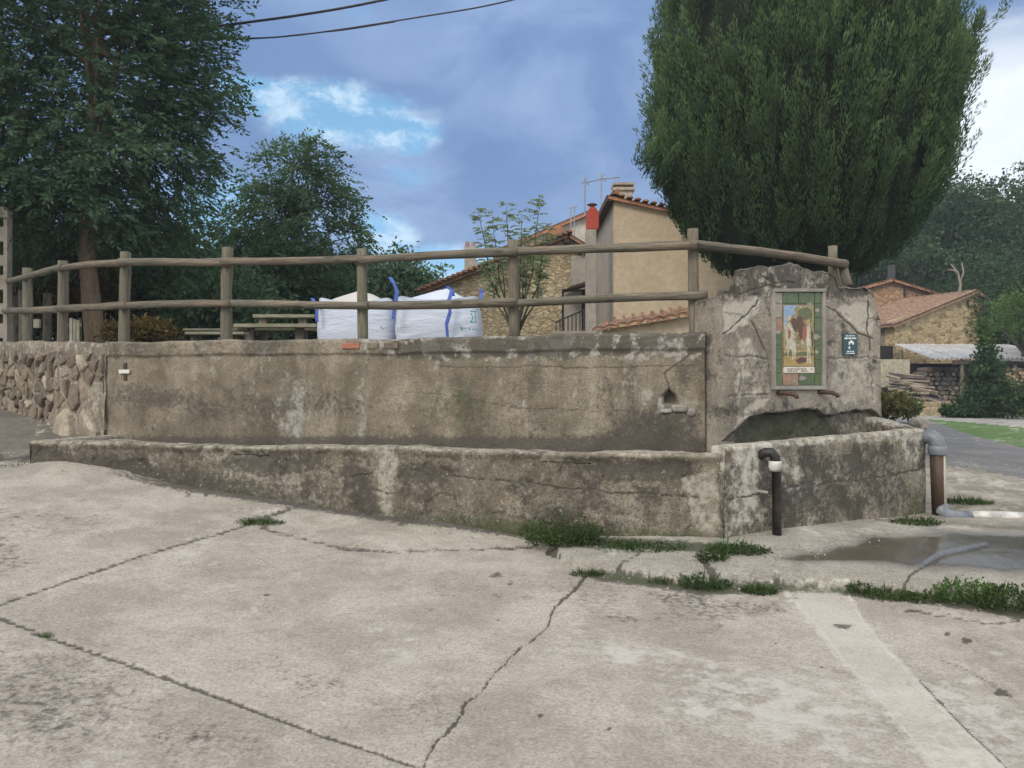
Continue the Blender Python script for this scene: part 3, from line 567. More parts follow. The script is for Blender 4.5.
# basin
B1 = F0 + UD * 2.78
def basin_mask(P, px, py, u):
    m = np.zeros((len(P), 4)); b1 = fbm(P, 2., 4, 51); b2 = fbm(P, 5., 4, 53); top = sst(P[:, 2], 1.02, 1.05)
    m[:, 0] = .30 + .35 * sst(b2, -.05, .4); m[:, 2] = .22 + .3 * sst(b1, 0, .4)
    left = soft(px + 6 * b2, py, [(718, 440), (758, 440), (752, 560), (718, 560)], 8); m[:, 2] = np.maximum(m[:, 2], .3 * left); m[:, 0] *= (1 - .4 * left)
    mid = soft(px + 8 * b2, py + 6 * b2, [(800, 450), (870, 442), (905, 440), (915, 500), (860, 515), (800, 520)], 14); m[:, 0] = np.maximum(m[:, 0], .66 * mid * (.7 + .5 * sst(b2, -.3, .3)))
    foot = np.interp(px, [720, 770, 925], [548, 550, 520]); m[:, 1] = .75 * sst(py, foot - 14, foot - 2) + .7 * sst(py, foot - 55, foot) * sst(px, 885, 915)
    m[:, 0] *= (1 - .75 * top); m[:, 2] = np.maximum(m[:, 2], .42 * top)  # basin rim top painted paler to stand for light from above
    j = 3 * b2; m[:, 0] = np.maximum(m[:, 0], .85 * sst(polyd(px + j, py + j, [(730, 500), (800, 485), (870, 478), (925, 468)]), 1.6, .4))
    m[:, 0] = np.maximum(m[:, 0], sst(np.abs(px - 723 + 2 * j), 3.5, 1) * sst(py, 455, 470))
    return m.clip(0, 1)
rise = lambda u, z: z + .075 * u * sst(z, .5, 1.)
BR = EYE - .487
sweep('basin_front', F0, B1, [(0, -.1, 1), (0, BR - .03, 90), (.02, BR, 3), (.15, BR + .002, 10), (.18, BR - .03, 3), (.19, .65, 14)], 240, M_basin, fountain, .009, rise, basin_mask, lambda P, px, py, m: .02 * fbm(P, 2.5, 3, 61) + .012 * sst(m[:, 0], .7, 1.), 21)
rm = lambda P, px, py, u: np.stack([.4 + .3 * sst(fbm(P, 5, 3, 1), 0, .4), .25 + 0 * u, .65 * sst(P[:, 2], 1.12, 1.18), 0 * u], 1).clip(0, 1)  # upper edge painted paler, light from above put into the colour
sweep('basin_side', B1 - UD * .16 + ND * .1, B1 - UD * .02 + ND * .72, [(0, .5, 1), (0, 1.15, 20), (-.02, 1.17, 2), (-.16, 1.175, 6), (-.18, 1.14, 2), (-.18, .5, 20)], 50, M_basin, fountain, .012, lambda u, z: z + .07 * u * (z > 1.) - .03 * (z > 1.) * (1 - u), rm, None, 31)
sweep('basin_side', F0 + UD * .19 + ND * .12, F0 + UD * .74 + ND * .60, [(0, .5, 1), (0, 1.04, 20), (.02, 1.05, 2), (.13, 1.05, 6), (.15, 1.03, 2), (.15, .5, 20)], 40, M_basin, fountain, .01, None, rm, None, 33)
bb = MB(); q = [F0 + UD * .2 + ND * .12, F0 + UD * 2.6 + ND * .12, F0 + UD * 2.6 + ND * .7, F0 + UD * .2 + ND * .7]; bb.prism([(a[0], a[1], .90) for a in q], (0, 0, .06)); props(bb.build('basin_water', mw), kind='structure')
M_spout = simple('rusty_iron', (.045, .024, .015), .75, .4, 40., .5, c2=(.08, .045, .028), sc2=12.)
for pa in ((777, 393), (818, 392)):
    p = facept(*pa, -.05); d = Vector((-ND[0], -ND[1], 0)); e = Vector((UD[0], UD[1], 0))
    t = MB(); pts = [p, p + d * .10 + e * .03, p + d * .17 + e * .07 + Vector((0, 0, -.008)), p + d * .20 + e * .10 + Vector((0, 0, -.03)), p + d * .205 + e * .105 + Vector((0, 0, -.055))]
    t.tube(pts, [.024, .022, .022, .021, .019], 12); t.build('spout', M_spout, fountain, smooth=True)
rk = rock('loose_stone', M_chip, None, pix(919, 424, 8.2), (.09, .16, .08), 5); props(rk, 'pale lump of broken stone behind the far right corner of the basin', 'stone')
# tile panel
panel = empty('tile_panel', facept(797, 388, .02), 'green bordered ceramic tile panel with a painted scene set in the fountain block', 'tile panel')
M_frame = concrete('mortar_frame', (.26, .25, .22), (.33, .31, .27), speck=.1)
A_, B_, C_, D_ = (773, 289.5), (822.5, 292), (822.5, 386.5), (773, 389)
def fq(mb, x0, y0, x1, y1, o0, o1):
    """box on the face between pixel corners"""
    a = [facept(x0, y0, o0), facept(x1, y0, o0), facept(x1, y1, o0), facept(x0, y1, o0)]; d = Vector((-ND[0], -ND[1], 0)) * (o1 - o0); mb.prism(a, d)
for x0, y0, x1, y1 in ((771.5, 288.8, 824, 292), (771.5, 385.8, 824, 389.5), (771.5, 292, 774, 385.8), (821, 292, 824, 385.8)):
    mb = MB(); fq(mb, x0, y0, x1, y1, -.02, .035 if y1 < 385 or y0 > 380 else .028); mb.build('frame_edge', M_frame, panel, bevel=.004)
mb = MB(); fq(mb, 773, 291, 822, 387, -.02, .004); mb.build('mortar_bed', M_frame, panel)
def tile_m(name, c, r=.25):
    m, N = new_mat(name); co = N.new('ShaderNodeTexCoord').outputs['Object']; n = N.noise(co, 18, 5, .6); n2 = N.noise(co, 60, 4, .6)
    cc = N.mix(N.ss(n, .3, .7), tuple(x * .8 for x in c), tuple(x * 1.15 for x in c)); cc = N.mix(N.ss(n2, .60, .70), cc, (.26, .22, .15)); finish(N, cc, r, n, .05, .01); return m
M_tg, M_tg2, M_tp, M_tb = tile_m('green_glaze', (.072, .112, .034)), tile_m('green_glaze_light', (.09, .132, .045)), tile_m('pink_broken_clay', (.30, .19, .13), .8), tile_m('bare_mortar', (.33, .29, .24), .9)
cols_ = [774.5, 781.5, 797.5, 813.5, 820.5]; rows_ = [292.5, 304, 318, 332, 346, 360, 373.5, 385.3]
for i in range(4):
    for j in range(7):
        if i in (1, 2) and 1 <= j <= 5: continue
        mb = MB(); fq(mb, cols_[i] + .35, rows_[j] + .35, cols_[i + 1] - .35, rows_[j + 1] - .35, 0, .014 + rnd.uniform(0, .002))
        mt = M_tg if rnd.random() < .6 else M_tg2
        if (i, j) in ((0, 2), (1, 6)): mt = M_tp
        if (i, j) in ((0, 0), (0, 1)): mt = M_tb
        mb.build('tile', mt, panel, bevel=.002)
# broken corners of tiles showing mortar
for x, y, s in ((808, 304.5, 3), (815, 337, 4), (801, 378, 4), (793, 381, 3), (777, 332, 2.5), (816, 310, 2.5), (815, 352, 3)):
    mb = MB(); pts = []
    for k in range(7): a = k / 7 * 6.28; r = s * rnd.uniform(.6, 1.2); pts.append(facept(x + r * math.cos(a), y + r * .8 * math.sin(a), .0158))
    mb.prism(pts, Vector((-ND[0], -ND[1], 0)) * .002); mb.build('chip_mark', M_tb if x > 802 or x < 780 else M_chip, panel)
# painted picture: generic landscape with a pale horse and standing figures
m, N = new_mat('painted_tiles'); co = N.new('ShaderNodeTexCoord').outputs['Object']
n = N.noise(co, 26, 6, .6, 1.5); n2 = N.noise(N.scl(co, (1, 1, .6)), 11, 4, .6, 1.)
sz = N.new('ShaderNodeSeparateXYZ', None, {0: co}).outputs[2]
c = N.mix(N.ss(n2, .35, .65), (.30, .24, .10), (.17, .13, .05)); c = N.mix(N.ss(n, .5, .66), c, (.46, .40, .22)); c = N.mix(N.ss(n, .42, .32), c, (.10, .065, .025))
finish(N, c, .25, None); M_pic = m
def flat_m(nm, c): return simple(nm, c, .3, .25, 40., .0)
Mb, Mw_, Mo, Md, Mcap = flat_m('glaze_blue', (.23, .33, .45)), simple('glaze_white', (.50, .47, .37), .3, .3, 60., .0, c2=(.33, .28, .18), sc2=22.), flat_m('glaze_ochre', (.38, .25, .08)), flat_m('glaze_umber', (.10, .045, .02)), flat_m('glaze_caption', (.62, .58, .47))
pic = MB(); fq(pic, 782.2, 305.2, 812.8, 366.5, 0, .017); pic = pic.build('painted_picture', M_pic, panel)
mb = MB(); fq(mb, 783, 366.9, 813.2, 372.8, 0, .017); cap = mb.build('caption_tile', Mcap, panel)
def flatpoly(pts, mt, parent, nm='painted_shape', o=.0172, th=.0012):
    mb = MB(); mb.prism([facept(x, y, o) for x, y in pts], Vector((-ND[0], -ND[1], 0)) * th); ob = mb.build(nm, mt, parent); ob.location = (0, 0, 0) if parent.parent else ob.location; return ob
flatpoly([(782.6, 305.6), (797, 305.6), (793, 309), (795, 314), (788, 317), (785, 325), (782.6, 328)], Mb, pic)
flatpoly([(812.4, 311), (804, 309), (799, 311.5), (793, 310), (794, 315), (801, 316), (812.4, 316)], Mo, pic, o=.0174)
flatpoly([(784, 330), (785.5, 324), (789, 322), (791, 327), (793, 333), (792, 341), (795, 345), (793, 352), (791.5, 360), (790.5, 360), (790.5, 350), (787, 348), (784, 353), (783, 352), (785.5, 345), (784, 338)], Mw_, pic, o=.0180)
flatpoly([(789, 322), (791.5, 318), (796, 319), (798, 325), (795, 332), (792, 330)], Md, pic, o=.0184)
flatpoly([(796, 316), (801, 317), (803, 326), (802, 338), (799, 340), (797, 331)], Md, pic, o=.0176)
flatpoly([(805, 328), (807, 325), (809, 328), (808.5, 334), (810, 344), (808.5, 350), (809.5, 362), (812, 364), (808, 364), (807, 350), (806.5, 363), (805, 364), (805.5, 349), (804.5, 340), (801, 345), (800, 344), (804, 334)], Mw_, pic, o=.0180)
flatpoly([(804.5, 320), (808, 319), (809, 324), (806, 326), (804, 324)], Mo, pic, o=.0184)
M_skin = flat_m('glaze_skin', (.48, .33, .20)); M_rust = flat_m('glaze_russet', (.26, .09, .04)); M_grn = flat_m('glaze_olive', (.12, .14, .05))
for sh, mt_, oo in (([(785, 318), (787, 315.5), (789.5, 317), (789, 320.5), (786, 321.5)], M_skin, .0188), ([(806.3, 322), (808.4, 321.4), (809, 325), (807, 326.6)], M_skin, .0190), ([(801.5, 327), (805, 326.5), (805.5, 336), (803, 343), (800.5, 338)], M_rust, .0182),
    ([(786, 331), (788.5, 329), (789.5, 336), (787.5, 340)], M_rust, .0186), ([(783, 353), (788, 351), (795, 353), (801, 351.5), (812, 353), (812, 356), (783, 356)], M_grn, .0173), ([(798, 309), (806, 307.5), (811, 311), (811, 318), (805, 321), (799, 318), (796, 313)], M_grn, .0175),
    ([(792, 340), (794.5, 341), (794.8, 350), (793.8, 359.5), (793, 359.5), (792.6, 350)], Mw_, .0182), ([(786.5, 341), (788, 342), (787.4, 350), (786.8, 358), (786, 358), (786.2, 349)], Mw_, .0182), ([(782.8, 326), (785, 323), (786.5, 325.5), (784.5, 330), (783, 331)], Mw_, .0184), ([(809.5, 329), (812, 333), (812, 345), (810.5, 346)], Md, .0178)):
    flatpoly(sh, mt_, pic, o=oo)
flatpoly([(794, 360), (800, 357), (806, 358), (805, 362), (797, 364)], Md, pic, o=.0174)
flatpoly([(782.6, 350), (812.4, 350.5), (812.4, 366), (782.6, 366)], Mo, pic, o=.0171, th=.0003)
for k in range(2):
    x = 786.
    while x < 811:
        L = rnd.uniform(1.2, 3.4)
        if rnd.random() < .85: flatpoly([(x, 368.6 + k * 2.0), (x + L, 368.6 + k * 2.0), (x + L, 369.5 + k * 2.0), (x, 369.5 + k * 2.0)], Md, cap, 'lettering', .0175)
        x += L + .7
# water notice
sgn = empty('water_notice', facept(849, 355, .01), 'small dark green notice with white tap pictogram and lettering right of the tile panel', 'sign')
M_sg = simple('dark_green_sign', (.018, .055, .065), .35, .08, 20., .0); M_sw = simple('sign_white', (.72, .76, .74), .4, .03, 20., .0)
mb = MB(); fq(mb, 842.2, 333.8, 856.6, 355.2, .004, .014); mb.build('sign_board', M_sg, sgn, bevel=.002)
def sw(pts, nm='pictogram'): flatpoly(pts, M_sw, sgn, nm, .0142, .0012)
for y, h, ws in ((335.4, 1.0, (1.6, 1.2, 2.4, 2.0)), (337.6, 1.5, (3.2, 3.0, 4.4)), (351.0, .9, (2.4, 1.0, 2.6)), (352.9, .9, (3.4, 4.6))):
    tot = sum(ws) + .5 * (len(ws) - 1); x = 849.3 - tot / 2
    for w_ in ws: sw([(x, y), (x + w_, y), (x + w_, y + h), (x, y + h)], 'lettering'); x += w_ + .5
sw([(848.6, 341.2), (851.6, 341.2), (852.6, 342.2), (852.6, 344.6), (851.2, 344.6), (851.2, 343.2), (848.8, 343.2), (848.8, 344.8), (847.6, 344.8), (847.6, 342.2)])
sw([(849.4, 340.2), (851.0, 340.2), (850.8, 341.3), (849.6, 341.3)])
sw([(848.2, 345.6), (849.2, 347.6), (848.9, 348.8), (848.2, 349.3), (847.5, 348.8), (847.2, 347.6)])

# ---------------------------------------------------------------- pipes
M_black = simple('dirty_black_pipe', (.016, .014, .012), .5, .4, 12., .2, c2=(.04, .03, .024), sc2=6.)
M_grey = simple('grey_pvc', (.12, .14, .16), .4, .15, 8., .05, c2=(.19, .20, .21)); M_whitep = simple('white_pvc', (.55, .54, .50), .45, .15, 14., .1, c2=(.30, .28, .25), sc2=5.)
bf = lambda px, py, off: (lambda s: Vector((F0[0] + UD[0] * s - ND[0] * off, F0[1] + UD[1] * s - ND[1] * off, 0)))(((px - 512) / F * F0[1] - F0[0]) / (UD[0] - (px - 512) / F * UD[1]))
def at(px, py, off): v = bf(px, py, off); v.z = EYE + (HY - py) / F * v.y; return v
drain = empty('overflow_pipe', at(766, 552, .1), 'black standpipe with a hooked top and white collar at the left front of the basin', 'pipe')
t = MB(); t.tube([at(761, 456, -.03), at(762.5, 452.5, .03), at(764.5, 452.5, .075), at(766, 457, .095), at(766, 468, .10)], .043, 14); t.build('elbow', M_black, drain, smooth=True)
t = MB(); t.tube([at(766, 464, .10), at(767, 466, .10), at(767.5, 552, .10)], .038, 16); t.build('standpipe', M_black, drain, smooth=True)
t = MB(); t.tube([at(766, 461, .10), at(766, 463, .10), at(766, 467, .10), at(766, 471, .10)], [.054, .057, .057, .05], 18); t.build('collar', M_whitep, drain, smooth=True)
t = MB(); q = at(757, 491, .0); t.tube([q + Vector((-.02, .02, 0)), q + Vector((.06, -.08, 0))], .012, 8); t.build('pipe_clip', M_whitep, drain)
gp_ = empty('outlet_pipe', at(938, 522, .05), 'grey and brown outlet pipe bending down the basin end and away along the ground', 'pipe')
mm, N = new_mat('rust_stained_lit_edge_pipe'); co = N.new('ShaderNodeTexCoord').outputs['Object']; at_ = N.new('ShaderNodeAttribute', {'attribute_name': 'tint'}).outputs['Fac']
n = N.noise(N.scl(co, (14, 14, 3)), 1, 6, .6); cc = N.mix(N.ss(n, .35, .65), (.035, .02, .011), (.075, .046, .026)); cc = N.mix(N.ss(N.m('ADD', at_, N.m('MULTIPLY', n, .3)), .40, .52), cc, (.50, .44, .33)); finish(N, cc, .6, n, .3, .01)  # brown stain, blended by tint into a pale painted lit edge
Yp = 7.85
def pq(px, py, Y=Yp): return pix(px, py, Y)
t = MB(); t.tube([pq(922, 438, 7.80), pq(927, 436.5, 7.76), pq(932, 437, 7.73), pq(935.5, 440, 7.71), pq(937, 446, 7.7), pq(937.5, 452, 7.7)], [.068, .072, .074, .075, .075, .075], 20); t.build('elbow', M_grey, gp_, smooth=True)
t = MB(); t.tube([pq(937, 446, 7.7), pq(937, 447, 7.7), pq(937.2, 454, 7.7), pq(937.2, 455, 7.7)], [.078, .084, .084, .078], 20); t.build('socket', M_grey, gp_, smooth=True)
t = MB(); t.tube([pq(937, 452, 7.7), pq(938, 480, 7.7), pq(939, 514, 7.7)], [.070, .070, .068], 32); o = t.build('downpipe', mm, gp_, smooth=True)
a = o.data.attributes.new('tint', 'FLOAT', 'POINT'); vx = np.array([v.co[:] for v in o.data.vertices]); cx = np.array([pq(938, 480, 7.7).x] * len(vx)); a.data.foreach_set('value', np.clip((vx[:, 0] - cx) / .070 * .62 + .14, 0, 1).astype(np.float32))  # tint paints the lit right side of the pipe pale
t = MB(); t.tube([pq(939.5, 504, 7.7), pq(941, 511, 7.68), pq(945, 515, 7.66), pq(955, 517, 7.66), pq(966, 517, 7.68)], [.068, .070, .066, .064, .064], 20); t.build('elbow', M_grey, gp_, smooth=True)
t = MB(); t.tube([pq(960, 518, 7.68), pq(961, 518, 7.68), pq(969, 517.6, 7.69), pq(970, 517.5, 7.69)], [.064, .072, .072, .064], 20); t.build('socket', M_grey, gp_, smooth=True)
t = MB(); t.tube([pq(966, 516, 7.7), pq(1000, 516.5, 7.72), pq(1060, 519, 7.76), pq(1150, 523, 7.8)], .054, 20); t.build('ground_pipe', M_whitep, gp_, smooth=True)

# ---------------------------------------------------------------- log fence
def log_mesh(name, L, r0, r1, seed, n=14, rings=None, wob=.012, flat=.0):
    rings = rings or max(4, int(L / .12)); R_ = np.random.RandomState(seed); V = []
    for i in range(rings + 1):
        t = i / rings; r = r0 + (r1 - r0) * t; ox = wob * math.sin(t * 4 + seed) * min(1, L); oy = wob * math.cos(t * 3.1 + seed * 2) * min(1, L)
        for k in range(n):
            a = 2 * math.pi * k / n; rr = r * (1 + .05 * math.sin(3 * a + seed + t * 2) + .035 * math.sin(t * L * 9 + k * .7 + seed)); V.append((ox + rr * math.cos(a), oy + rr * math.sin(a), t * L))
    V += [(0, 0, -.002), (V[-n][0] - r1, V[-n][1], L + .004)]
    Fs = [(i * n + k, i * n + (k + 1) % n, (i + 1) * n + (k + 1) % n, (i + 1) * n + k) for i in range(rings) for k in range(n)]
    c0, c1 = len(V) - 2, len(V) - 1
    Fs += [((k + 1) % n, k, c0) for k in range(n)] + [(rings * n + k, rings * n + (k + 1) % n, c1) for k in range(n)]
    me = bpy.data.meshes.new(name); me.from_pydata(V, [], Fs); me.update(); return me
def log_obj(name, p0, p1, r0, r1, mat, parent, seed, wob=.012, n=14):
    p0, p1 = Vector(p0), Vector(p1); L = (p1 - p0).length; me = log_mesh(name, L, r0, r1, seed, n, wob=wob); o = link(name, me, mat, parent, smooth=True)
    for p in me.polygons[-2 * n:]: p.use_smooth = False
    o.rotation_mode = 'QUATERNION'; o.rotation_quaternion = (p1 - p0).to_track_quat('Z', 'Y'); o.location = p0 - (Vector(parent.location) if parent else Vector((0, 0, 0))); return o
fence = empty('log_fence', pix(227, 342, 8.7), 'two rail log fence along the wall tops, running on behind the fountain block', 'fence')
# post px, Y, top, base, radius
posts = [(693.5, 7.55, 229, 338, .054), (513.5, 8.02, 240, 338, .058), (362.5, 8.42, 249, 343, .058), (227, 8.85, 247.5, 345, .066), (124.5, 9.12, 252, 345, .064), (62.5, 9.75, 261, 346, .064), (27, 10.9, 268, 346, .066), (833, 8.6, 246, 300, .052)]
for i, (px, Y, yt, yb, r) in enumerate(posts): log_obj('post', pix(px, yb + 4, Y), pix(px + (.0 if i else -.3), yt, Y), r, r * .95, M_post, fence, 3 + i, wob=.005)
def dY(Y): return Y - .10
rail_top = [(846, 265, 8.55), (694, 243.2, 7.43), (692, 243.4, 7.43), (513, 253, 7.92), (365, 259.5, 8.32), (227, 260.5, 8.75), (124, 263, 9.02), (62, 268, 9.65), (8, 280, 11.4)]
rail_low = [(708, 296, 7.43), (513, 302.5, 7.9), (365, 304.5, 8.32), (227, 304.5, 8.75), (124, 305.5, 9.02), (62, 307.5, 9.65), (5, 312, 11.5)]
for rt, rr in ((rail_top, .046), (rail_low, .044)):
    for k, (a, b_) in enumerate(zip(rt[:-1], rt[1:])):
        if abs(a[0] - b_[0]) < 5: continue
        pa, pb = pix(a[0], a[1], a[2]), pix(b_[0], b_[1], b_[2]); d = (pb - pa).normalized()
        r1, r2 = rr * rnd.uniform(.95, 1.12), rr * rnd.uniform(.9, 1.1); log_obj('rail', pa - d * (.05 if k else 0), pb + d * .06, r1, r2, M_rail, fence, 31 + k, .014)
log_obj('brace', pix(842, 261, 8.62), pix(849, 287, 8.5), .05, .05, M_rail, fence, 77)
log_obj('brace', pix(838, 268, 9.0), pix(841, 292, 9.0), .05, .05, M_post, fence, 79)
for i, (px, Y, yt, yb, w_) in enumerate(((47, 13.4, 293, 345, .075), (16, 14.2, 275, 346, .075), (22, 13, 290, 346, .06), (80, 14, 318, 345, .035))):
    o = log_obj('stake', pix(px, yb, Y), pix(px, yt, Y), w_, w_ * .9, M_post, None, 90 + i, wob=.006)
    props(o, ['short wooden stake between the two leftmost fence bays', 'tall grey stake beside the notched post at the left edge', 'leaning grey stake just inside the fence at the far left', 'thin low stake near the big tree trunk'][i], 'stake', 'stakes behind the left end of the fence')
# notched pole at the left edge
pole = empty('notched_pole', pix(2, 345, 11.5), 'tall grey post with square notches at the left edge above the stone wall', 'post')
M_pole = concrete('old_pole', (.20, .18, .145), (.28, .255, .21), speck=.15)
mb = MB(); mb.box((-.16, -.06, 0), (-.07, .06, 2.0), Matrix.Translation(pole.location)); mb.box((.05, -.06, 0), (.11, .06, 2.0), Matrix.Translation(pole.location)); mb.build('upright', M_pole, pole, bevel=.008)
for k in range(6):
    mb = MB(); mb.box((-.07, -.05, .1 + k * .36), (.05, .05, .32 + k * .36 - .06 * (k % 2)), Matrix.Translation(pole.location)); mb.build('cross_piece', M_pole, pole, bevel=.008)

# ---------------------------------------------------------------- rubble wall, stones one by one
rub = empty('rubble_wall', (-6.5, 10.6, 1.0), 'dry looking rubble stone wall curving away at the left end of the trough', 'stone wall')
WP = [(-4.72, 8.93), (-5.58, 9.52), (-6.78, 10.62), (-7.60, 11.4), (-10., 13.5), (-12.4, 16.)]
seg = [0.]
for a, b_ in zip(WP[:-1], WP[1:]): seg.append(seg[-1] + math.hypot(b_[0] - a[0], b_[1] - a[1]))
def wp(u, off=0.):
    u = min(max(u, 0), seg[-1] - 1e-6); i = max(k for k in range(len(seg) - 1) if seg[k] <= u); t = (u - seg[i]) / (seg[i + 1] - seg[i]); a, b_ = Vector(WP[i]), Vector(WP[i + 1])
    d = (b_ - a).normalized(); nrm = Vector((-d.y, d.x))   # away from travel, to the left
    p = a + (b_ - a) * t; return Vector((p.x - nrm.x * -off, p.y - nrm.y * -off)), d, nrm
def wtop(u): return 2.05 + .22 * min(1, u / 5.) * (1 if u < 9 else 1) 
def wbot(u): p, _, _ = wp(u); return min(gz1(p.x, p.y) - .12, 1.3)
nu_ = 160; nv_ = 34; Pm = np.zeros((nu_, nv_, 3))
for i in range(nu_):
    u = i / (nu_ - 1) * (seg[-1] - .01); 
    for j in range(nv_):
        if j < 22: off, z = .0, wbot(u) + (wtop(u) - wbot(u)) * j / 21
        else: off, z = -.4 * (j - 21) / 12, wtop(u) + .015
        p, d, nn = wp(u, off); Pm[i, j] = (p.x, p.y, z)
Pm = Pm.reshape(-1, 3); Pm += .028 * vfbm(Pm, 5., 3, 3) + .02 * vfbm(Pm, 1.7, 2, 5)
pm_m = np.zeros((len(Pm), 4)); pm_m[:, 0] = .55 * sst(fbm(Pm, 3, 3, 1), -.1, .4) * (Pm[:, 2] < 2.); pm_m[:, 2] = .3
link('mortar', np_mesh('mortar', Pm, grid_quads(nu_, nv_), pm_m), M_mortar, rub, smooth=True)
def clip(poly, mx, my, nx, ny):
    out = []
    for i in range(len(poly)):
        a, b_ = poly[i], poly[(i + 1) % len(poly)]; da = (a[0] - mx) * nx + (a[1] - my) * ny; db = (b_[0] - mx) * nx + (b_[1] - my) * ny
        if da <= 0: out.append(a)
        if da * db < 0: t = da / (da - db); out.append((a[0] + (b_[0] - a[0]) * t, a[1] + (b_[1] - a[1]) * t))
    return out
sites = [(.36, .22, 1.5), (.95, .17, 1.2)]
r2 = random.Random(5); v = 0.06; row = 0
while v < 1.12:
    h = r2.uniform(.09, .17); u = -.1 + r2.uniform(0, .1)
    while u < 8.2:
        wd_ = r2.uniform(.12, .36); su, svv = u + wd_ / 2, v + h / 2 + r2.uniform(-.06, .06)
        if r2.random() > .16 and all(math.hypot(su - a, svv - b_) > .22 * c + .06 for a, b_, c in sites[:2]): sites.append((su, svv, 1.))
        u += wd_
    v += h; row += 1
for si, (su, sv_, sw_) in enumerate(sites):
    if su > 7.6 or su < .04: continue
    zb = wbot(su); top_v = wtop(su) - zb - .09
    if sv_ > top_v - .02: continue
    poly = [(su - .4, sv_ - .3), (su + .4, sv_ - .3), (su + .4, min(sv_ + .3, top_v)), (su - .4, min(sv_ + .3, top_v))]
    for (ou, ov, ow) in sites:
        if (ou, ov) == (su, sv_) or abs(ou - su) > .8 or abs(ov - sv_) > .7: continue
        dx, dy = ou - su, ov - sv_; t = .5 * (sw_ / ow) ** .35; poly = clip(poly, su + dx * t, sv_ + dy * t, dx, dy)
        if len(poly) < 3: break
    poly = [p for i, p in enumerate(poly) if math.hypot(p[0] - poly[i - 1][0], p[1] - poly[i - 1][1]) > .02]
    if len(poly) < 3: continue
    poly = [(max(p[0], .01), p[1]) for p in poly]
    cu = sum(p[0] for p in poly) / len(poly); cv = sum(p[1] for p in poly) / len(poly); n_ = len(poly); proud = r2.uniform(.008, .05) + .05 * (sw_ > 1)
    def P3(pu, pv, o):
        q, d, nn = wp(pu, o); return Vector((q.x, q.y, zb + pv))
    V = []; g1 = r2.uniform(.68, .88); g2 = g1 * r2.uniform(.68, .85); tilt = (r2.uniform(-.12, .12), r2.uniform(-.12, .12))
    for (gsc, o) in ((g1 * 1.03, -.05), (g1, proud * .55), (g2, proud)):
        for p in poly:
            k = gsc * r2.uniform(.84, 1.08); V.append(P3(cu + (p[0] - cu) * k, cv + (p[1] - cv) * k, o + (tilt[0] * (p[0] - cu) + tilt[1] * (p[1] - cv)) * (o > 0)))
    V.append(P3(cu, cv, proud * r2.uniform(1., 1.35)))
    Fs = [(r * n_ + k, r * n_ + (k + 1) % n_, (r + 1) * n_ + (k + 1) % n_, (r + 1) * n_ + k) for r in (0, 1) for k in range(n_)] + [(2 * n_ + k, 2 * n_ + (k + 1) % n_, 3 * n_) for k in range(n_)]
    mb = MB(); mb.add(V, Fs); mb.build('stone', M_stone[r2.choice((0, 0, 0, 1, 1, 2, 2, 3))], rub)

# ---------------------------------------------------------------- garden ground behind the walls
gar = [(-14, 18.), (-12.2, 16.2), (-9.85, 13.75), (-7.45, 11.65), (-6.6, 10.85), (-5.45, 9.8), (-4.7, 9.25), (1.6, 7.7), (1.75, 7.55), (3.6, 8.75), (9., 20), (13, 34), (10, 60), (-40, 60), (-40, 18)]
def gpoly():
    bm = bmesh.new(); top = [bm.verts.new((x, y, 2.02 + .012 * max(0, y - 10))) for x, y in gar]; bot = [bm.verts.new((x + (.9 if 8.6 < y < 40 and x > 3 else 0), y, -.3)) for x, y in gar]; bm.faces.new(top)
    for i in range(len(gar)): bm.faces.new((top[i], bot[i], bot[(i + 1) % len(gar)], top[(i + 1) % len(gar)]))
    bmesh.ops.recalc_face_normals(bm, faces=bm.faces); me = bpy.data.meshes.new('garden_ground'); bm.to_mesh(me); bm.free(); props(link('garden_ground', me, M_soil), kind='structure')
gpoly()

# ---------------------------------------------------------------- foliage
def unit(v): return v / np.maximum(np.linalg.norm(v, axis=1, keepdims=True), 1e-9)
def leaves(name, C, size, mat, parent, R, droop=.3, aspect=.45, tint=None, dirs=None):
    n = len(C); D = dirs if dirs is not None else unit(R.normal(size=(n, 3)) + np.array([0, 0, -droop])); S = unit(np.cross(D, R.normal(size=(n, 3)))); L = size * R.uniform(.6, 1.3, (n, 1))
    V = np.stack([C, C + D * L * .5 + S * L * aspect * .5, C + D * L, C + D * L * .5 - S * L * aspect * .5], 1).reshape(-1, 3)
    Q = np.arange(n * 4).reshape(-1, 4); t = R.uniform(0, 1, n) if tint is None else tint
    me = np_mesh(name, V, Q, tint=np.repeat(t, 4)); return link(name, me, mat, parent)
def crown_pts(ells, n, R, clump=.45, k=26, shell=.55, flat=.75, leafsp=1.):
    """leaf positions in clumps through ellipsoids"""
    vol = np.array([e[3] * e[4] * e[5] for e in ells]); vol = vol ** .8 / (vol ** .8).sum(); C = []; T = []
    for e, f in zip(ells, vol):
        nc = max(4, int(n * f / k)); d = unit(R.normal(size=(nc, 3))); r = shell + (1 - shell) * R.uniform(0, 1, (nc, 1)) ** .6; r[: nc // 4] *= R.uniform(.3, 1, (nc // 4, 1))
        d = d * (1 + .22 * fbm(d * 2.1 + e[0], 1., 3, 7)[:, None])
        cc = np.array(e[:3]) + d * r * np.array(e[3:6]); cs = clump * R.uniform(.5, 1.4, (nc, 1)); ct = R.uniform(0, 1, nc)
        p = cc[:, None] + R.normal(size=(nc, k, 3)) * cs[:, None] * np.array([1, 1, flat]) * .6; C.append(p.reshape(-1, 3)); T.append(np.clip(ct[:, None] ** 1.5 * .8 + R.uniform(0, .3, (nc, k)), 0, 1).ravel())
    return np.vstack(C), np.concatenate(T)
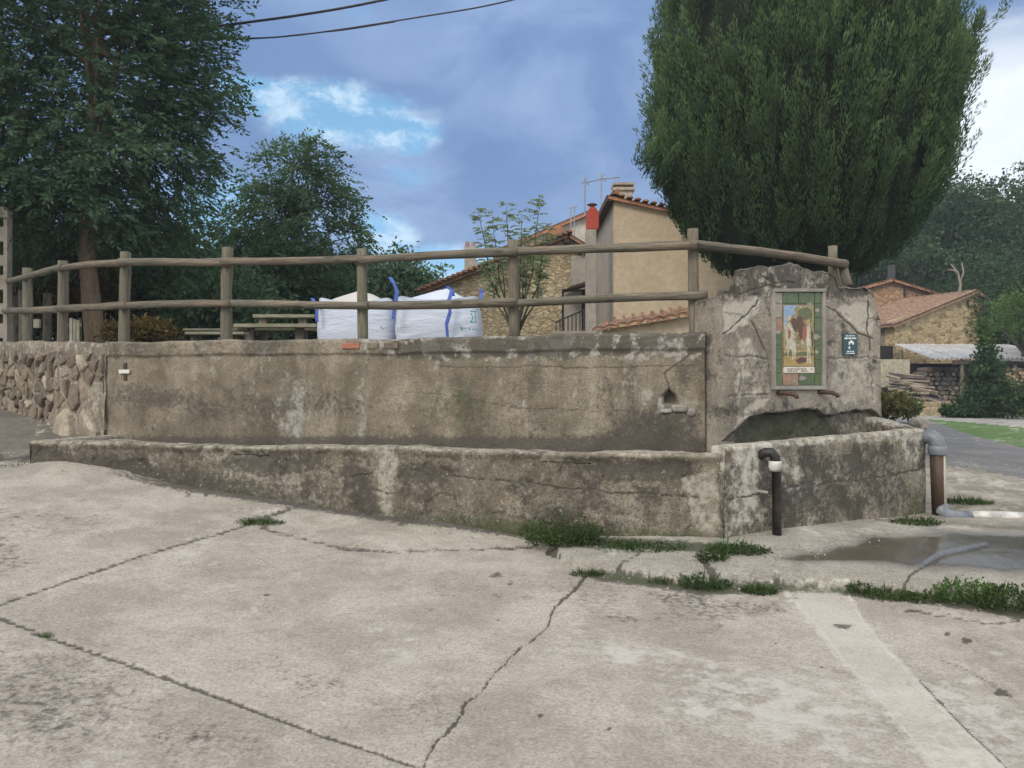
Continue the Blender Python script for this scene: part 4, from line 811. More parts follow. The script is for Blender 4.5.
def sprays(C, T, e0, R, m=9, Lr=.26, droop=-.15):
    n = len(C); out = unit((C - np.array(e0[:3])) * np.array([1, 1, .5]) + R.normal(size=(n, 3)) * .6); D = unit(out + np.array([0, 0, -droop])); S = unit(np.cross(D, R.normal(size=(n, 3)) * .35 + np.array([0, 0, 1.]))); Ls = Lr * R.uniform(.6, 1.25, (n, 1)); P = []; Q = []
    for j in range(m):
        f = (j + .5) / m; P.append(C + D * Ls * f - np.array([0, 0, 1.]) * (Ls * f * f * .30)); sd = 1 if j % 2 else -1
        Q.append(unit(D * .7 + S * sd * (.95 if j < m - 1 else 0) + np.array([0, 0, -.05 - .25 * f]) + R.normal(size=(n, 3)) * .22))
    return np.vstack(P), np.tile(T, m) * .85 + R.uniform(0, .15, n * m), np.vstack(Q)
def tree(name, label, base, ells, n, lsize, mat, bark, r0, seed, clump=.45, k=26, group=None, limbs=9, cat='tree', aspect=.45, shell=.55, trunk_top=None, flat=.75, droop=.3, spray=0):
    R = np.random.RandomState(seed); root = empty(name, base, label, cat, group); C, T = crown_pts(ells, n // (spray or 1), R, clump, max(4, k // (spray or 1)), shell, flat)
    if spray: C, T, DD = sprays(C, T, ells[0], R, spray, lsize * 2.6); leaves('crown', C, lsize, mat, root, R, tint=T, aspect=aspect, dirs=DD)
    else: leaves('crown', C, lsize, mat, root, R, tint=T, aspect=aspect, droop=droop)
    t = MB(); b0 = Vector(base); e0 = ells[0]; tp = Vector((e0[0], e0[1], e0[2] + e0[5] * .55)) if trunk_top is None else Vector(trunk_top)
    pts = [b0 - Vector((0, 0, .2)), b0 + Vector((0, 0, .12))] + [b0.lerp(tp, q) + Vector((R.normal() * r0 * .5, R.normal() * r0 * .5, 0)) for q in (.2, .4, .6, .8, 1.)]
    t.tube(pts, [r0 * 1.5, r0 * 1.1, r0 * .92, r0 * .8, r0 * .6, r0 * .4, r0 * .12], 12)
    for i in range(limbs):
        e = ells[i % len(ells)]; q = R.uniform(.35, .85); s0 = b0.lerp(tp, q); d = unit(R.normal(size=(1, 3)))[0]; tgt = Vector(np.array(e[:3]) + d * np.array(e[3:6]) * .75)
        mid = s0.lerp(tgt, .5) + Vector((0, 0, .12)); t.tube([s0, s0.lerp(mid, .5), mid, tgt], [r0 * .38, r0 * .3, r0 * .2, r0 * .06], 7)
    t.build('trunk', bark, root, smooth=True); return root
L_ash = leafmat('ash_leaf', (.026, .054, .034), (.10, .165, .10)); L_dark = leafmat('dark_leaf', (.024, .045, .024), (.075, .125, .055)); L_mid = leafmat('mid_leaf', (.040, .075, .046), (.125, .195, .11))
L_br = leafmat('brown_leaf', (.07, .05, .018), (.16, .11, .045)); L_light = leafmat('light_leaf', (.05, .09, .025), (.10, .17, .05)); L_cyp = leafmat('cypress_leaf', (.018, .038, .024), (.135, .21, .085), .2)
L_gr = leafmat('weed_leaf', (.024, .042, .015), (.07, .105, .035)); L_dry = leafmat('dry_grass', (.16, .12, .06), (.32, .24, .13)); L_rt = leafmat('far_leaf', (.016, .034, .020), (.095, .15, .07))

base = pix(95, 346, 13.)
tree('ash_tree', 'huge dark leafy ash tree with bare brown trunk behind the left part of the fence', base,
     [(-7.6, 13.2, 7.3, 2.35, 3., 3.2), (-5.95, 13., 8.3, 1.0, 2., 1.7), (-5.75, 13, 6.6, .9, 1.4, .9), (-6.1, 12.8, 5.2, 1.05, 1.8, 1.2), (-5.5, 13, 9.6, .8, 1.2, .9), (-8.6, 13., 4.9, 2.4, 2.4, 1.4), (-9.5, 13., 8, 2.2, 2., 3.), (-6.8, 13, 10.5, 2.2, 2., 1.6)],
     170000, .105, L_ash, M_bark, .15, 3, clump=.30, k=72, limbs=18, aspect=.38, spray=9, trunk_top=(-7.1, 13.1, 9.3))
tree('ash_tree', 'smaller rounded green tree right of the huge ash, behind the white bags', pix(300, 345, 20.),
     [(-5.75, 20., 7.1, .8, .9, 1.1), (-5.0, 20., 7.2, .5, .7, .9), (-4.5, 20., 6.3, .55, .8, .8), (-6.4, 20., 6.2, .7, .9, .9), (-5.5, 19.6, 5.7, .9, 1., .9), (-4.35, 20, 5.0, .6, 1., .8), (-6.5, 20., 4.8, .8, 1., 1.), (-7.0, 20., 5.6, .6, .8, .8), (-7.2, 20., 4.2, .8, .8, .9), (-5.3, 19.8, 4.3, 1.2, 1.2, .9), (-4.3, 20, 3.9, .6, 1., .6), (-5.6, 20, 3.2, 1.6, 1.2, .7)], 44000, .115, L_mid, M_darkbark, .12, 9, clump=.22, k=56, limbs=18, shell=.55, spray=7)
shr = [('hazel_shrub', 'dark green leafy shrub behind the fence right of the trunk', (175, 260, 330, 225, 345, 16.), L_mid, 12000, .12), ('hazel_shrub', 'bright green drooping shrub left of the white bags', (215, 250, 300, 232, 330, 14.5), L_mid, 0, .12),
       ('dense_shrub', 'very dark dense shrub under the smaller rounded tree', (285, 265, 0, 235, 345, 18.5), L_dark, 12000, .16), ('copper_shrub', 'brown leaved shrub left of the big trunk', (45, 240, 0, 228, 315, 15.), L_br, 9000, .14),
       ('hazel_shrub', 'mid green shrub directly above the picnic bench', (232, 280, 0, 262, 340, 15.), L_mid, 7000, .13), ('hazel_shrub', 'dark green shrub at the foot of the brown leaved shrub', (20, 300, 0, 250, 345, 16.5), L_dark, 8000, .14),
       ('dense_shrub', 'dark shrub filling the gap behind the big ash trunk', (118, 285, 0, 240, 345, 17.), L_dark, 12000, .15)]
for i, (nm, lb, (cx, cy, _, y0, y1, Y), mt, n_, ls) in enumerate(shr):
    if not n_: continue
    c = pix(cx, (y0 + y1) / 2, Y); hh = (y1 - y0) / 2 * Y / F; rx = {0: 1.15, 2: 1.5, 3: 1.1, 4: .9, 5: 1.2, 6: 1.3}[i]
    tree(nm, lb, (c.x, c.y, 2.1), [(c.x, c.y, c.z, rx, 1., hh), (c.x + .6, c.y, c.z - .3, .8, .8, hh * .7), (c.x - .7, c.y, c.z - .2, .7, .8, hh * .8)], n_, ls, mt, M_darkbark, .04, 40 + i, clump=.26, k=22, limbs=5, cat='shrub', group='shrubs behind the fence', shell=.3)
# far belt of trees on the left, each its own crown
for i, (px, y0, Y, rx) in enumerate(((-20, 190, 26, 4.), (70, 200, 27, 3.2), (150, 215, 28, 3.), (210, 252, 30, 2.2), (335, 262, 30, 2.6), (-110, 150, 24, 5.))):
    c = pix(px, (y0 + 345) / 2, Y); hh = (345 - y0) / 2 * Y / F
    tree('far_tree', ['broad dark tree at the left edge beyond the ash', 'dark tree seen under the ash left of its trunk', 'dark tree seen between the ash and the smaller tree', 'low dark tree in the gap below the ash crown', 'low dark tree behind the smaller rounded tree', 'tall tree just outside the left edge'][i], (c.x, c.y, 2.2),
         [(c.x, c.y, c.z, rx, 2., hh), (c.x + rx * .5, c.y, c.z - hh * .3, rx * .6, 1.6, hh * .6)], 9000, .30, L_dark, M_darkbark, .15, 60 + i, clump=.5, k=24, group='dark trees far behind the fence', limbs=4, shell=.3)
for i, (px, y0, w_, n_) in enumerate(((395, 240, .9, 3600), (425, 262, .8, 2600), (372, 255, .7, 2500))):
    c = pix(px, (y0 + 320) / 2, 25.); hh = (320 - y0) / 2 * 25 / F
    tree('young_tree', ['loose young green tree rising above the right hand bag', 'low green tree touching the stone house roof edge', 'low green tree beside the fence post in front of the bags'][i], (c.x, c.y, 2.2), [(c.x, c.y, c.z, w_, .9, hh), (c.x + .2, c.y, c.z - .5, w_ * 1.2, .9, hh * .6)], n_, .18, L_mid, M_darkbark, .05, 80 + i, clump=.32, k=18, limbs=6, shell=.3, group='small trees beyond the bags')
# dry bush
c = pix(150, 330, 10.8); tree('dry_bush', 'low rusty brown dry bush on the wall top between two fence posts', (c.x, c.y, 2.05), [(c.x, c.y, c.z - .05, .32, .3, .2), (c.x - .35, c.y, c.z - .05, .25, .3, .14)], 5200, .08, L_br, M_darkbark, .015, 91, clump=.12, k=20, limbs=5, cat='bush', shell=.2)
# sapling
def sapling():
    R = np.random.RandomState(4); b0 = pix(516, 338, 12.); root = empty('sapling', b0, 'thin pale leaved sapling with upright shoots in front of the stone house', 'sapling'); t = MB(); C = []; D = []
    for tx, ty in ((478, 212), (492, 222), (506, 206), (522, 215), (540, 203), (530, 235), (548, 230), (500, 250), (525, 262), (486, 262), (545, 262)):
        tp = pix(tx, ty, 12 + R.uniform(-.3, .3)); mid = b0.lerp(tp, .5) + Vector(((tp.x - b0.x) * .18, 0, -.05)); pts = [b0, b0.lerp(mid, .5) + Vector((0, 0, .05)), mid, mid.lerp(tp, .55) + Vector(((b0.x - tp.x) * .03, 0, .02)), tp]; t.tube(pts, [.022, .016, .012, .008, .003], 6)
        for k in range(46):
            q = R.uniform(.35, 1.05) ; p = mid.lerp(tp, (q - .3) / .7); a = R.uniform(0, 6.28); fr = np.array([math.cos(a), math.sin(a), R.uniform(.2, .9)]) * .17 * R.uniform(.5, 1)
            for j in range(11):
                f = (j + 1) / 11; c = np.array(p) + fr * f - np.array([0, 0, .07 * f * f]); C.append(c); s = 1 if j % 2 else -1
                D.append(fr * .8 + s * np.cross(fr, [0, 0, 1]) * .9 + np.array([0, 0, -.07]))
    t.build('trunk', M_darkbark, root, smooth=True); leaves('crown', np.array(C), .056, leafmat('sapling_leaf', (.14, .18, .12), (.30, .36, .26), .4), root, R, dirs=unit(np.array(D)), aspect=.42)
sapling()
# cypress
def cypress():
    R = np.random.RandomState(8); Y0 = 12.3; S = F / Y0; cx = (799 - 512) / F * Y0; root = empty('cypress_tree', (cx, Y0, 2.05), 'massive clipped dark green cypress swelling above the fountain block', 'tree')
    z_of = lambda y: EYE + (HY - y) / S
    prof = [(284, .25), (278, .8), (268, 1.35), (248, 1.80), (215, 2.18), (175, 2.42), (130, 2.54), (80, 2.50), (30, 2.38), (-20, 2.18), (-90, 1.85), (-180, 1.4), (-270, .95), (-330, .25)]
    pz = np.array([z_of(a) for a, _ in prof]); pr = np.array([r for _, r in prof]) * .905
    t = MB(); t.tube([(cx, Y0, 1.8), (cx, Y0, 3), (cx, Y0, 6), (cx, Y0, 11)], [.24, .2, .16, .05], 12); t.build('trunk', M_bark, root, smooth=True)
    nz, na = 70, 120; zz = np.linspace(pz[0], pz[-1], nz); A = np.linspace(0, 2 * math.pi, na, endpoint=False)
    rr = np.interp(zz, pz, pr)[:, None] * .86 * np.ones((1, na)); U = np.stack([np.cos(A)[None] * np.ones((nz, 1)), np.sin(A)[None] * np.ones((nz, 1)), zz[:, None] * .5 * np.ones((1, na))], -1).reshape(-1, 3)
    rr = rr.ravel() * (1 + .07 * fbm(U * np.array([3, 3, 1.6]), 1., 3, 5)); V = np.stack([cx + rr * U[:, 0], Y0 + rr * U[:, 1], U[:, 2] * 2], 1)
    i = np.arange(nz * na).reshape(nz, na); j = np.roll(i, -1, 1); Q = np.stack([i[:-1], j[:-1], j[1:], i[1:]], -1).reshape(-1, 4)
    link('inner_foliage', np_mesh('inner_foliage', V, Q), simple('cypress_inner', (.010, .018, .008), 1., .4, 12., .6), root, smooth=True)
    nt = 3000; z = pz[0] + (pz[-1] - pz[0]) * R.uniform(0, 1, nt * 3) ** 1.25; r = np.interp(z, pz, pr); keep = R.uniform(0, 1, nt * 3) < r / 2.62 * .9; z, r = z[keep][:nt], r[keep][:nt]; nt = len(z)
    a = R.uniform(0, 2 * math.pi, nt); out = np.stack([np.cos(a), np.sin(a), 0 * a], 1); lump = 1 + .075 * fbm(np.stack([np.cos(a) * 3, np.sin(a) * 3, z * .8], 1), 1., 3, 5)
    spike = np.where(R.uniform(0, 1, nt) < .05, 1.06, 1.); rr = r * lump * R.uniform(.88, 1.0, nt) * spike
    B = np.stack([cx + rr * out[:, 0], Y0 + rr * out[:, 1], z], 1); slope = np.gradient(np.interp(z, pz, pr)); low = sst(z, z_of(180), z_of(280))
    ax = unit(np.array([0, 0, 1.]) * 1.15 + out * (.36 + .0 * low[:, None]) + R.normal(size=(nt, 3)) * .15); L = R.uniform(.45, .80, nt)
    # one long spray at the upper right
    ext = []
    for q in range(46):
        f = q / 45; ext.append((cx + 2.15 + .42 * f + R.normal() * .14 * (1 - f), Y0 - .2 + R.normal() * .3, z_of(120 - 82 * f) + R.normal() * .05))
    for q in range(22):
        f = q / 21; ext.append((cx - 2.25 - .30 * f + R.normal() * .08, Y0 - .2 + R.normal() * .3, z_of(192 - 30 * f)))
    B = np.vstack([B, np.array(ext)]); ax = np.vstack([ax, unit(np.array([.5, 0, 1.]) + R.normal(size=(len(ext), 3)) * .2)]); L = np.concatenate([L, R.uniform(.25, .45, len(ext))]); nt = len(B)
    k = 128; f = R.uniform(0, 1, (nt, k)); rad = unit(R.normal(size=(nt * k, 3))).reshape(nt, k, 3); W0 = (.12 * np.sqrt(np.clip(1.02 - f, 0, 1)) * (.45 + f * .8))
    P = B[:, None] + ax[:, None] * (L[:, None] * (f * 1.15 - .15))[..., None] + rad * (W0 * R.uniform(.5, 1.1, (nt, k)))[..., None]
    D = unit((ax[:, None] * 1.6 + rad * .65).reshape(-1, 3)); tn = np.clip(R.uniform(0, .30, (nt, 1)) + .62 * f ** 1.3 + R.uniform(-.10, .12, (nt, k)), 0, 1)
    leaves('crown', P.reshape(-1, 3), .066, L_cyp, root, R, dirs=D, aspect=.24, tint=tn.ravel())
cypress()
# right side woods
for i, (px, y0, y1, Y, w_, mt, n_, lb) in enumerate(((1075, 140, 400, 40, 7.2, L_rt, 26000, 'tall dark tree at the right edge behind the sheds'), (985, 168, 350, 44, 4.6, L_rt, 20000, 'tall blue green tree rising over the stone shed, left of the edge tree'), (930, 196, 300, 48, 4.6, L_rt, 18000, 'dark tree between the cypress and the stone house roof'), (885, 246, 300, 52, 3.8, L_rt, 9000, 'low dark tree half hidden behind the cypress'), (1000, 250, 380, 38, 3.2, L_dark, 14000, 'very dark tree hanging over the tin roof'),
                                                (868, 252, 295, 50, 2.5, L_light, 5000, 'light green bushy tree between cypress and brick gable'), (1024, 290, 342, 31, .9, L_light, 1600, 'light green branch cluster at the right edge above the sheds'), (950, 235, 345, 50, 4.2, L_rt, 12000, 'dark tree directly behind the stone gable'))):
    c = pix(px, (y0 + y1) / 2, Y); hh = (y1 - y0) / 2 * Y / F; R_ = random.Random(i)
    el = [(c.x, c.y, c.z, w_, 2.5, hh)] + [(c.x + R_.uniform(-.7, .7) * w_, c.y - 1, c.z + R_.uniform(-.5, .6) * hh, w_ * .42, 1.6, hh * .4) for _ in range(4)]
    tree('woodland_tree', lb, (c.x, c.y, .5 if px > 880 else 1.2), el, int(n_ * 1.7), .0056 * Y, mt, M_darkbark, .2, 120 + i, clump=.013 * Y, k=34, limbs=8, group='trees on the right beyond the sheds', shell=.35)
def bare():
    b0 = pix(958, 300, 36.); root = empty('dead_tree', b0, 'pale bare forked branch above the stone house ridge', 'dead tree'); t = MB(); m_ = simple('bleached_wood', (.22, .19, .15), .9)
    t.tube([b0 - Vector((0, 0, 3)), b0, pix(961, 285, 36), pix(958, 272, 36), pix(951, 264, 36)], [.10, .08, .06, .045, .02], 8); t.tube([pix(960, 283, 36), pix(964, 272, 36), pix(962, 262, 36)], [.045, .04, .02], 7); t.tube([pix(958, 274, 36), pix(954, 270, 36), pix(948, 270, 36)], [.05, .04, .02], 6)
    t.build('trunk', m_, root, smooth=True)
bare()
c = pix(987, 385, 27.); tree('conical_bush', 'dark upright bush in front of the firewood sheds', (c.x, c.y, .45), [(c.x, c.y, c.z - .1, .62, .7, 1.25), (c.x, c.y, c.z + .9, .3, .4, .75), (c.x - .25, c.y, c.z - .8, .75, .7, .6)], 10000, .16, L_dark, M_darkbark, .05, 140, clump=.2, k=20, limbs=4, cat='bush', shell=.2)
c = pix(985, 335, 27.); tree('conical_bush', 'thin light green shoot above the upright bush', (c.x, c.y, 1.), [(c.x, c.y, c.z, .14, .2, .6), (c.x - .1, c.y, c.z + .3, .22, .2, .12)], 700, .15, L_light, M_darkbark, .03, 141, clump=.12, k=12, limbs=2, cat='bush', shell=.2)
for i, (px, py, Y, rx, rz, mt, n_) in enumerate(((893, 405, 13., .32, .18, leafmat('olive_leaf', (.07, .075, .03), (.17, .165, .08)), 1900), (908, 409, 24., .4, .18, L_dark, 1400), (962, 411, 27., .7, .12, L_dark, 1400), (1016, 400, 26., .6, .6, L_dark, 2400))):
    c = pix(px, py, Y); tree('low_bush', ['yellow green bush just behind the right edge of the fountain block', 'small dark bush by the path left of the woodpile', 'low dark bush at the foot of the woodpile', 'dark bush by the stacked split logs at the right edge'][i], (c.x, c.y, c.z - rz), [(c.x, c.y, c.z, rx, .5, rz), (c.x - rx * .5, c.y, c.z + .05, rx * .5, .4, rz * .9)], n_, .006 * Y + .01, mt, M_darkbark, .02, 150 + i, clump=.12, k=18, limbs=4, cat='bush', shell=.2)

# ---------------------------------------------------------------- weeds
def weed(lb, px, py, rad, h, n_, seed, mat=L_gr, broad=False, name='weed_tuft'):
    R = np.random.RandomState(seed); c = on_ground(px, py) if isinstance(px, (int, float)) else Vector(px); ang = R.uniform(0, 6.28, n_); r = rad * np.sqrt(R.uniform(0, 1, n_))
    C = np.stack([c.x + r * np.cos(ang), c.y + .45 * r * np.sin(ang), np.full(n_, c.z - .01)], 1)
    D = unit(np.stack([np.cos(ang) * .5, np.sin(ang) * .5, np.ones(n_)], 1) + R.normal(size=(n_, 3)) * .35); hh = h * (1.1 - .6 * r / rad)
    if broad: C = C + D * (hh * R.uniform(0, 1, n_))[:, None]; D = unit(D + R.normal(size=(n_, 3)) * .9)
    o = leaves(name, C, 1., mat, None, R, dirs=D, aspect=.5 if broad else .10, tint=R.uniform(0, 1, n_))
    # scale blade length per blade
    V = np.zeros(len(o.data.vertices) * 3, np.float32); o.data.vertices.foreach_get('co', V); V = V.reshape(-1, 4, 3); Lh = (R.uniform(.018, .035, n_) if broad else hh * R.uniform(.5, 1.1, n_))[:, None, None]
    V[:, 1:] = V[:, :1] + (V[:, 1:] - V[:, :1]) * Lh; V -= np.array(c, np.float32); o.data.vertices.foreach_set('co', V.ravel()); o.location = c; o.data.update(); props(o, lb, 'weed', 'weeds growing in the pavement joints'); return o
weed('flat grass tuft in the slab joint below the left half of the trough', 258, 523, .24, .07, 900, 1)
weed('largest leafy weed clump against the middle of the trough foot', 562, 543, .28, .30, 2200, 2, broad=True); weed('grass blades mixed into the largest clump at the trough foot', 570, 545, .2, .2, 260, 3)
weed('small grass tuft on the cracked edge below the largest clump', 587, 575, .13, .08, 420, 4); weed('low weed on the kerb left of the paired tufts', 662, 583, .10, .07, 300, 5); weed('twin weed tuft on the kerb below the trough corner', 705, 587, .17, .11, 700, 6, broad=True)
weed('mossy weed in the gap below the vertical crack', 712, 560, .08, .14, 420, 7, broad=True); weed('weed growing round the foot of the black standpipe', 738, 552, .22, .09, 900, 8, broad=True); weed('weed along the kerb edge under the standpipe', 760, 592, .12, .06, 450, 9, broad=True)
weed('narrow dark weed at the right end of the pale strip', 862, 592, .08, .10, 260, 10, broad=True); weed('sparse weed halfway along the right kerb', 890, 597, .18, .07, 420, 11, broad=True, mat=L_gr); weed('bright leafy weed near the right end of the kerb', 966, 598, .20, .17, 1300, 12, broad=True, mat=L_light)
weed('leafy weed at the right edge of the photo on the kerb', 1012, 606, .20, .17, 1300, 13, broad=True); weed('thin weed between the two bright weeds on the kerb', 925, 600, .16, .07, 380, 14, broad=True)
weed('grass patch between basin corner and ground pipe', 965, 503, .30, .10, 900, 15); weed('weed at the foot of the outlet pipe', 915, 524, .22, .08, 700, 16, broad=True); weed('tiny tuft in the long diagonal joint at the left', 46, 636, .06, .03, 160, 17)
weed('sparse dry grass at the left foot of the trough', 245, 492, .30, .10, 60, 18, mat=L_dry); weed('thin moss line right of the trough corner', 655, 548, .30, .05, 700, 19, broad=True); weed('weed strip between the trough foot and the paired tufts', 620, 546, .22, .06, 500, 20, broad=True)
for i, (a_, b_, r_, h_, lb) in enumerate(((700, 584, .16, .13, 'spiky grass blades among the twin weed tuft on the kerb'), (985, 600, .35, .15, 'long grass blades between the two bright weeds at the right'), (730, 549, .22, .13, 'grass blades left of the black standpipe foot'), (880, 594, .3, .09, 'short grass blades right of the pale strip on the kerb'), (640, 550, .35, .10, 'grass blades along the trough foot right of the largest clump'), (480, 530, .30, .05, 'thin short grass at the trough foot left of the largest clump'))): weed(lb, a_, b_, r_, h_, 170, 300 + i, mat=L_gr if i % 2 else L_mid)
weed('small tuft by the pale patch of the trough', 398, 516, .14, .04, 220, 21); weed('grassy corner weeds where trough meets the side street', 20, 466, .40, .05, 500, 22, mat=L_gr)
for i, (px, w_, lb) in enumerate(((462, .03, 'tiny plant sprouting on the wall top below the right hand bag'), (545, .05, 'tiny plant sprouting on the wall top right of the middle fence post'))):
    x = (px - 512) / F * 8.1; o = weed(lb, (x, WL(x) + .1, 2.07), 0, w_, .05, 40, 60 + i)

# ---------------------------------------------------------------- white bulk bags
def cloth_m(nm, c, ink=False):
    m, N = new_mat(nm); co = N.new('ShaderNodeTexCoord').outputs['Object']; n = N.noise(N.scl(co, (1.2, 1.2, 5)), 3, 5, .6, .5); n2 = N.noise(co, 60, 3, .6)
    finish(N, N.mix(n, tuple(x * .85 for x in c), tuple(min(1, x * 1.08) for x in c)), .7, N.m('ADD', n, N.m('MULTIPLY', n2, .1)), .5, .04); return m
M_bag = cloth_m('woven_white_sack', (.56, .61, .70)); M_sand = concrete('heaped_sand', (.42, .39, .33), (.48, .45, .39), speck=.1); M_strap = cloth_m('blue_webbing', (.06, .12, .42)); M_print = simple('faded_print', (.10, .30, .32), .7); M_print2 = simple('faded_red_print', (.38, .28, .38), .7)
def bag(lb, x0, x1, ytop, Y, seed, straps, pts_top):
    a, b_ = pix(x0, ytop, Y), pix(x1, ytop, Y); W_ = b_.x - a.x; root = empty('bulk_bag', ((a.x + b_.x) / 2, Y + .5, 2.02), lb, 'bulk bag', 'white bulk bags behind the fence'); n, nv = 96, 30; z0, z1 = 2.02, a.z; P = []
    for i in range(n):
        th = 2 * math.pi * i / n; c, s = math.cos(th), math.sin(th); e = .34; sx = abs(c) ** e * (1 if c > 0 else -1); sy = abs(s) ** e * (1 if s > 0 else -1)
        for j in range(nv):
            t = j / (nv - 1); bul = 1 + .05 * math.sin(math.pi * min(1, t * 1.1)) - .02 * t; cornr = (abs(sx) * abs(sy)) ** 3
            P.append((root.location.x + sx * W_ / 2 * bul, root.location.y + sy * .45 * bul, z0 + (z1 - z0) * t + t ** 4 * .10 * cornr))
    P = np.array(P); P += .014 * vfbm(P * np.array([1, 1, 2.5]), 3., 3, seed); o = link('sack', np_mesh('sack', P, grid_quads(n, nv)), M_bag, root, smooth=True)
    bm = bmesh.new(); bm.from_mesh(o.data)
    bm.verts.ensure_lookup_table()
    for j in range(nv - 1): bm.faces.new([bm.verts[(n - 1) * nv + j], bm.verts[j], bm.verts[j + 1], bm.verts[(n - 1) * nv + j + 1]])
    for f in bm.faces: f.smooth = True
    bm.to_mesh(o.data); bm.free()
    m = 30; G = np.zeros((m, m, 3)); 
    for i in range(m):
        for j in range(m):
            u, v = i / (m - 1) * 2 - 1, j / (m - 1) * 2 - 1; yy = np.interp(512 + F * (root.location.x + u * W_ / 2) / (Y + .3), [p[0] for p in pts_top], [p[1] for p in pts_top]); zc = EYE + (HY - yy) / F * (Y + .45); G[i, j] = (root.location.x + u * W_ / 2 * .985, root.location.y + v * .44, z1 - .04 + (zc - z1 + .04) * (1 - v * v) * (1 - .55 * abs(u) ** 4))
    G = G.reshape(-1, 3); G[:, 2] += .008 * fbm(G, 5, 3, 3); link('sagging_cover', np_mesh('sagging_cover', G, grid_quads(m, m)), M_bag if seed != 1 else cloth_m('cream_cover', (.55, .53, .48)), root, smooth=True)
    for pts in straps:
        mb = MB(); q = [pix(*p) for p in pts]
        for k in range(len(q) - 1): 
            w0 = .019 if k % 2 else .024; mb.prism([q[k] + Vector((-w0, 0, 0)), q[k] + Vector((w0, 0, 0)), q[k + 1] + Vector((w0, 0, 0)), q[k + 1] + Vector((-w0, 0, 0))], (0, .006, 0))
        mb.build('strap', M_strap, root)
    return root
b1 = bag('left white bulk bag with cream heaped cover behind the fence post', 314, 391, 301, 9.9, 1, [[(312, 298, 9.88), (316, 305, 9.85), (317, 322, 9.85)]], [(310, 304), (320, 301), (345, 294), (356, 291), (370, 294), (391, 303)])
b2 = bag('right white bulk bag with blue lifting straps hanging down its front', 394, 479, 299, 9.5, 2, [[(390, 277, 9.45), (393.5, 283, 9.42), (397, 291, 9.40), (395, 303, 9.40), (393, 319, 9.40)], [(452, 290, 9.45), (449, 300, 9.40), (450, 312, 9.40), (446.5, 324, 9.40), (447.5, 337, 9.40)], [(441, 289.5, 9.5), (447, 286, 9.46), (452, 290, 9.45), (453, 296, 9.45)], [(481, 289, 9.5), (481.5, 293, 9.5), (481, 300, 9.45)]], [(388, 298), (400, 299), (412, 296), (430, 292), (446, 288), (460, 295), (470, 299), (482, 302)])
def printmark(root, segs, mt, Y):
    for (xa, ya, xb, yb) in segs:
        a, b_ = pix(xa, ya, Y), pix(xb, yb, Y); mb = MB(); d = (b_ - a).normalized(); s = Vector((d.z, 0, -d.x)) * .007; mb.prism([a - s, a + s, b_ + s, b_ - s], (0, .012, 0)); mb.build('print_mark', mt, root)
printmark(b2, [(470, 311, 476.5, 311.5), (475, 311.5, 475.5, 322), (470, 322, 476, 322.5), (471, 313, 473, 318), (473, 318, 471, 322)], M_print, 9.44)
printmark(b2, [(461, 326, 460.5, 329), (460.5, 329, 462.5, 330), (462.5, 330, 463, 327), (464.5, 328.5, 466.5, 328.7), (468, 328.8, 471, 329.2), (472, 329.3, 477, 329.8)], M_print, 9.44); printmark(b1, [(381, 325.5, 381.5, 328.5), (381.5, 328.5, 384, 329), (385, 327.5, 388.5, 328)], M_print2, 9.84)

# ---------------------------------------------------------------- picnic bench, pallet
M_plank = simple('grey_plank', (.26, .24, .18), .85, .3, 6., .3, (2, 9, 9), c2=(.16, .17, .10)); bench = empty('picnic_bench', pix(255, 345, 12.), 'low weathered plank bench and table between the fence posts left of the bags', 'bench')
for x0, x1, y, Y, th in ((255, 316, 316.5, 12.2, .05), (236, 318, 326, 11.8, .055), (188, 246, 333.5, 11.5, .04), (238, 318, 329.5, 12.1, .05), (186, 250, 330, 11.9, .03)):
    a, b_ = pix(x0, y, Y), pix(x1, y, Y); mb = MB(); mb.box((a.x, Y - .12, a.z - th / 2), (b_.x, Y + .12, a.z + th / 2)); mb.build('plank', M_plank, bench, bevel=.006)
for x, Y, yt in ((263, 12.2, 318), (303, 12.2, 318), (250, 11.9, 328), (300, 11.9, 328), (196, 11.6, 334), (236, 11.6, 334)):
    a = pix(x, yt, Y); mb = MB(); mb.box((a.x - .06, Y - .05, 2.0), (a.x + .06, Y + .05, a.z)); mb.build('leg', M_post, bench, bevel=.006)
pal = empty('pallet', pix(76, 345, 12.5), 'small upright slatted pallet half hidden behind the fence by the tree trunk', 'pallet')
M_slat = simple('pale_slat', (.42, .38, .28), .85, .25, 8., .2)
for k, x in enumerate((70.5, 74, 77.5)):
    a = pix(x, 318 + k, 12.5); mb = MB(); mb.box((a.x - .022, a.y, 2.15), (a.x + .022, a.y + .02, a.z)); mb.build('slat', M_slat, pal)
for z in (2.25, 2.55):
    a = pix(74, 330, 12.52); mb = MB(); mb.box((a.x - .10, a.y + .021, z), (a.x + .10, a.y + .04, z + .06)); mb.build('batten', M_slat, pal)
o = MB(); a = pix(36, 322, 13); o.box((a.x - .05, a.y, a.z - .10), (a.x + .05, a.y + .05, a.z + .05)); props(o.build('wooden_crate_board', M_slat, bevel=.004), 'small pale square board behind the fence at the far left', 'board')

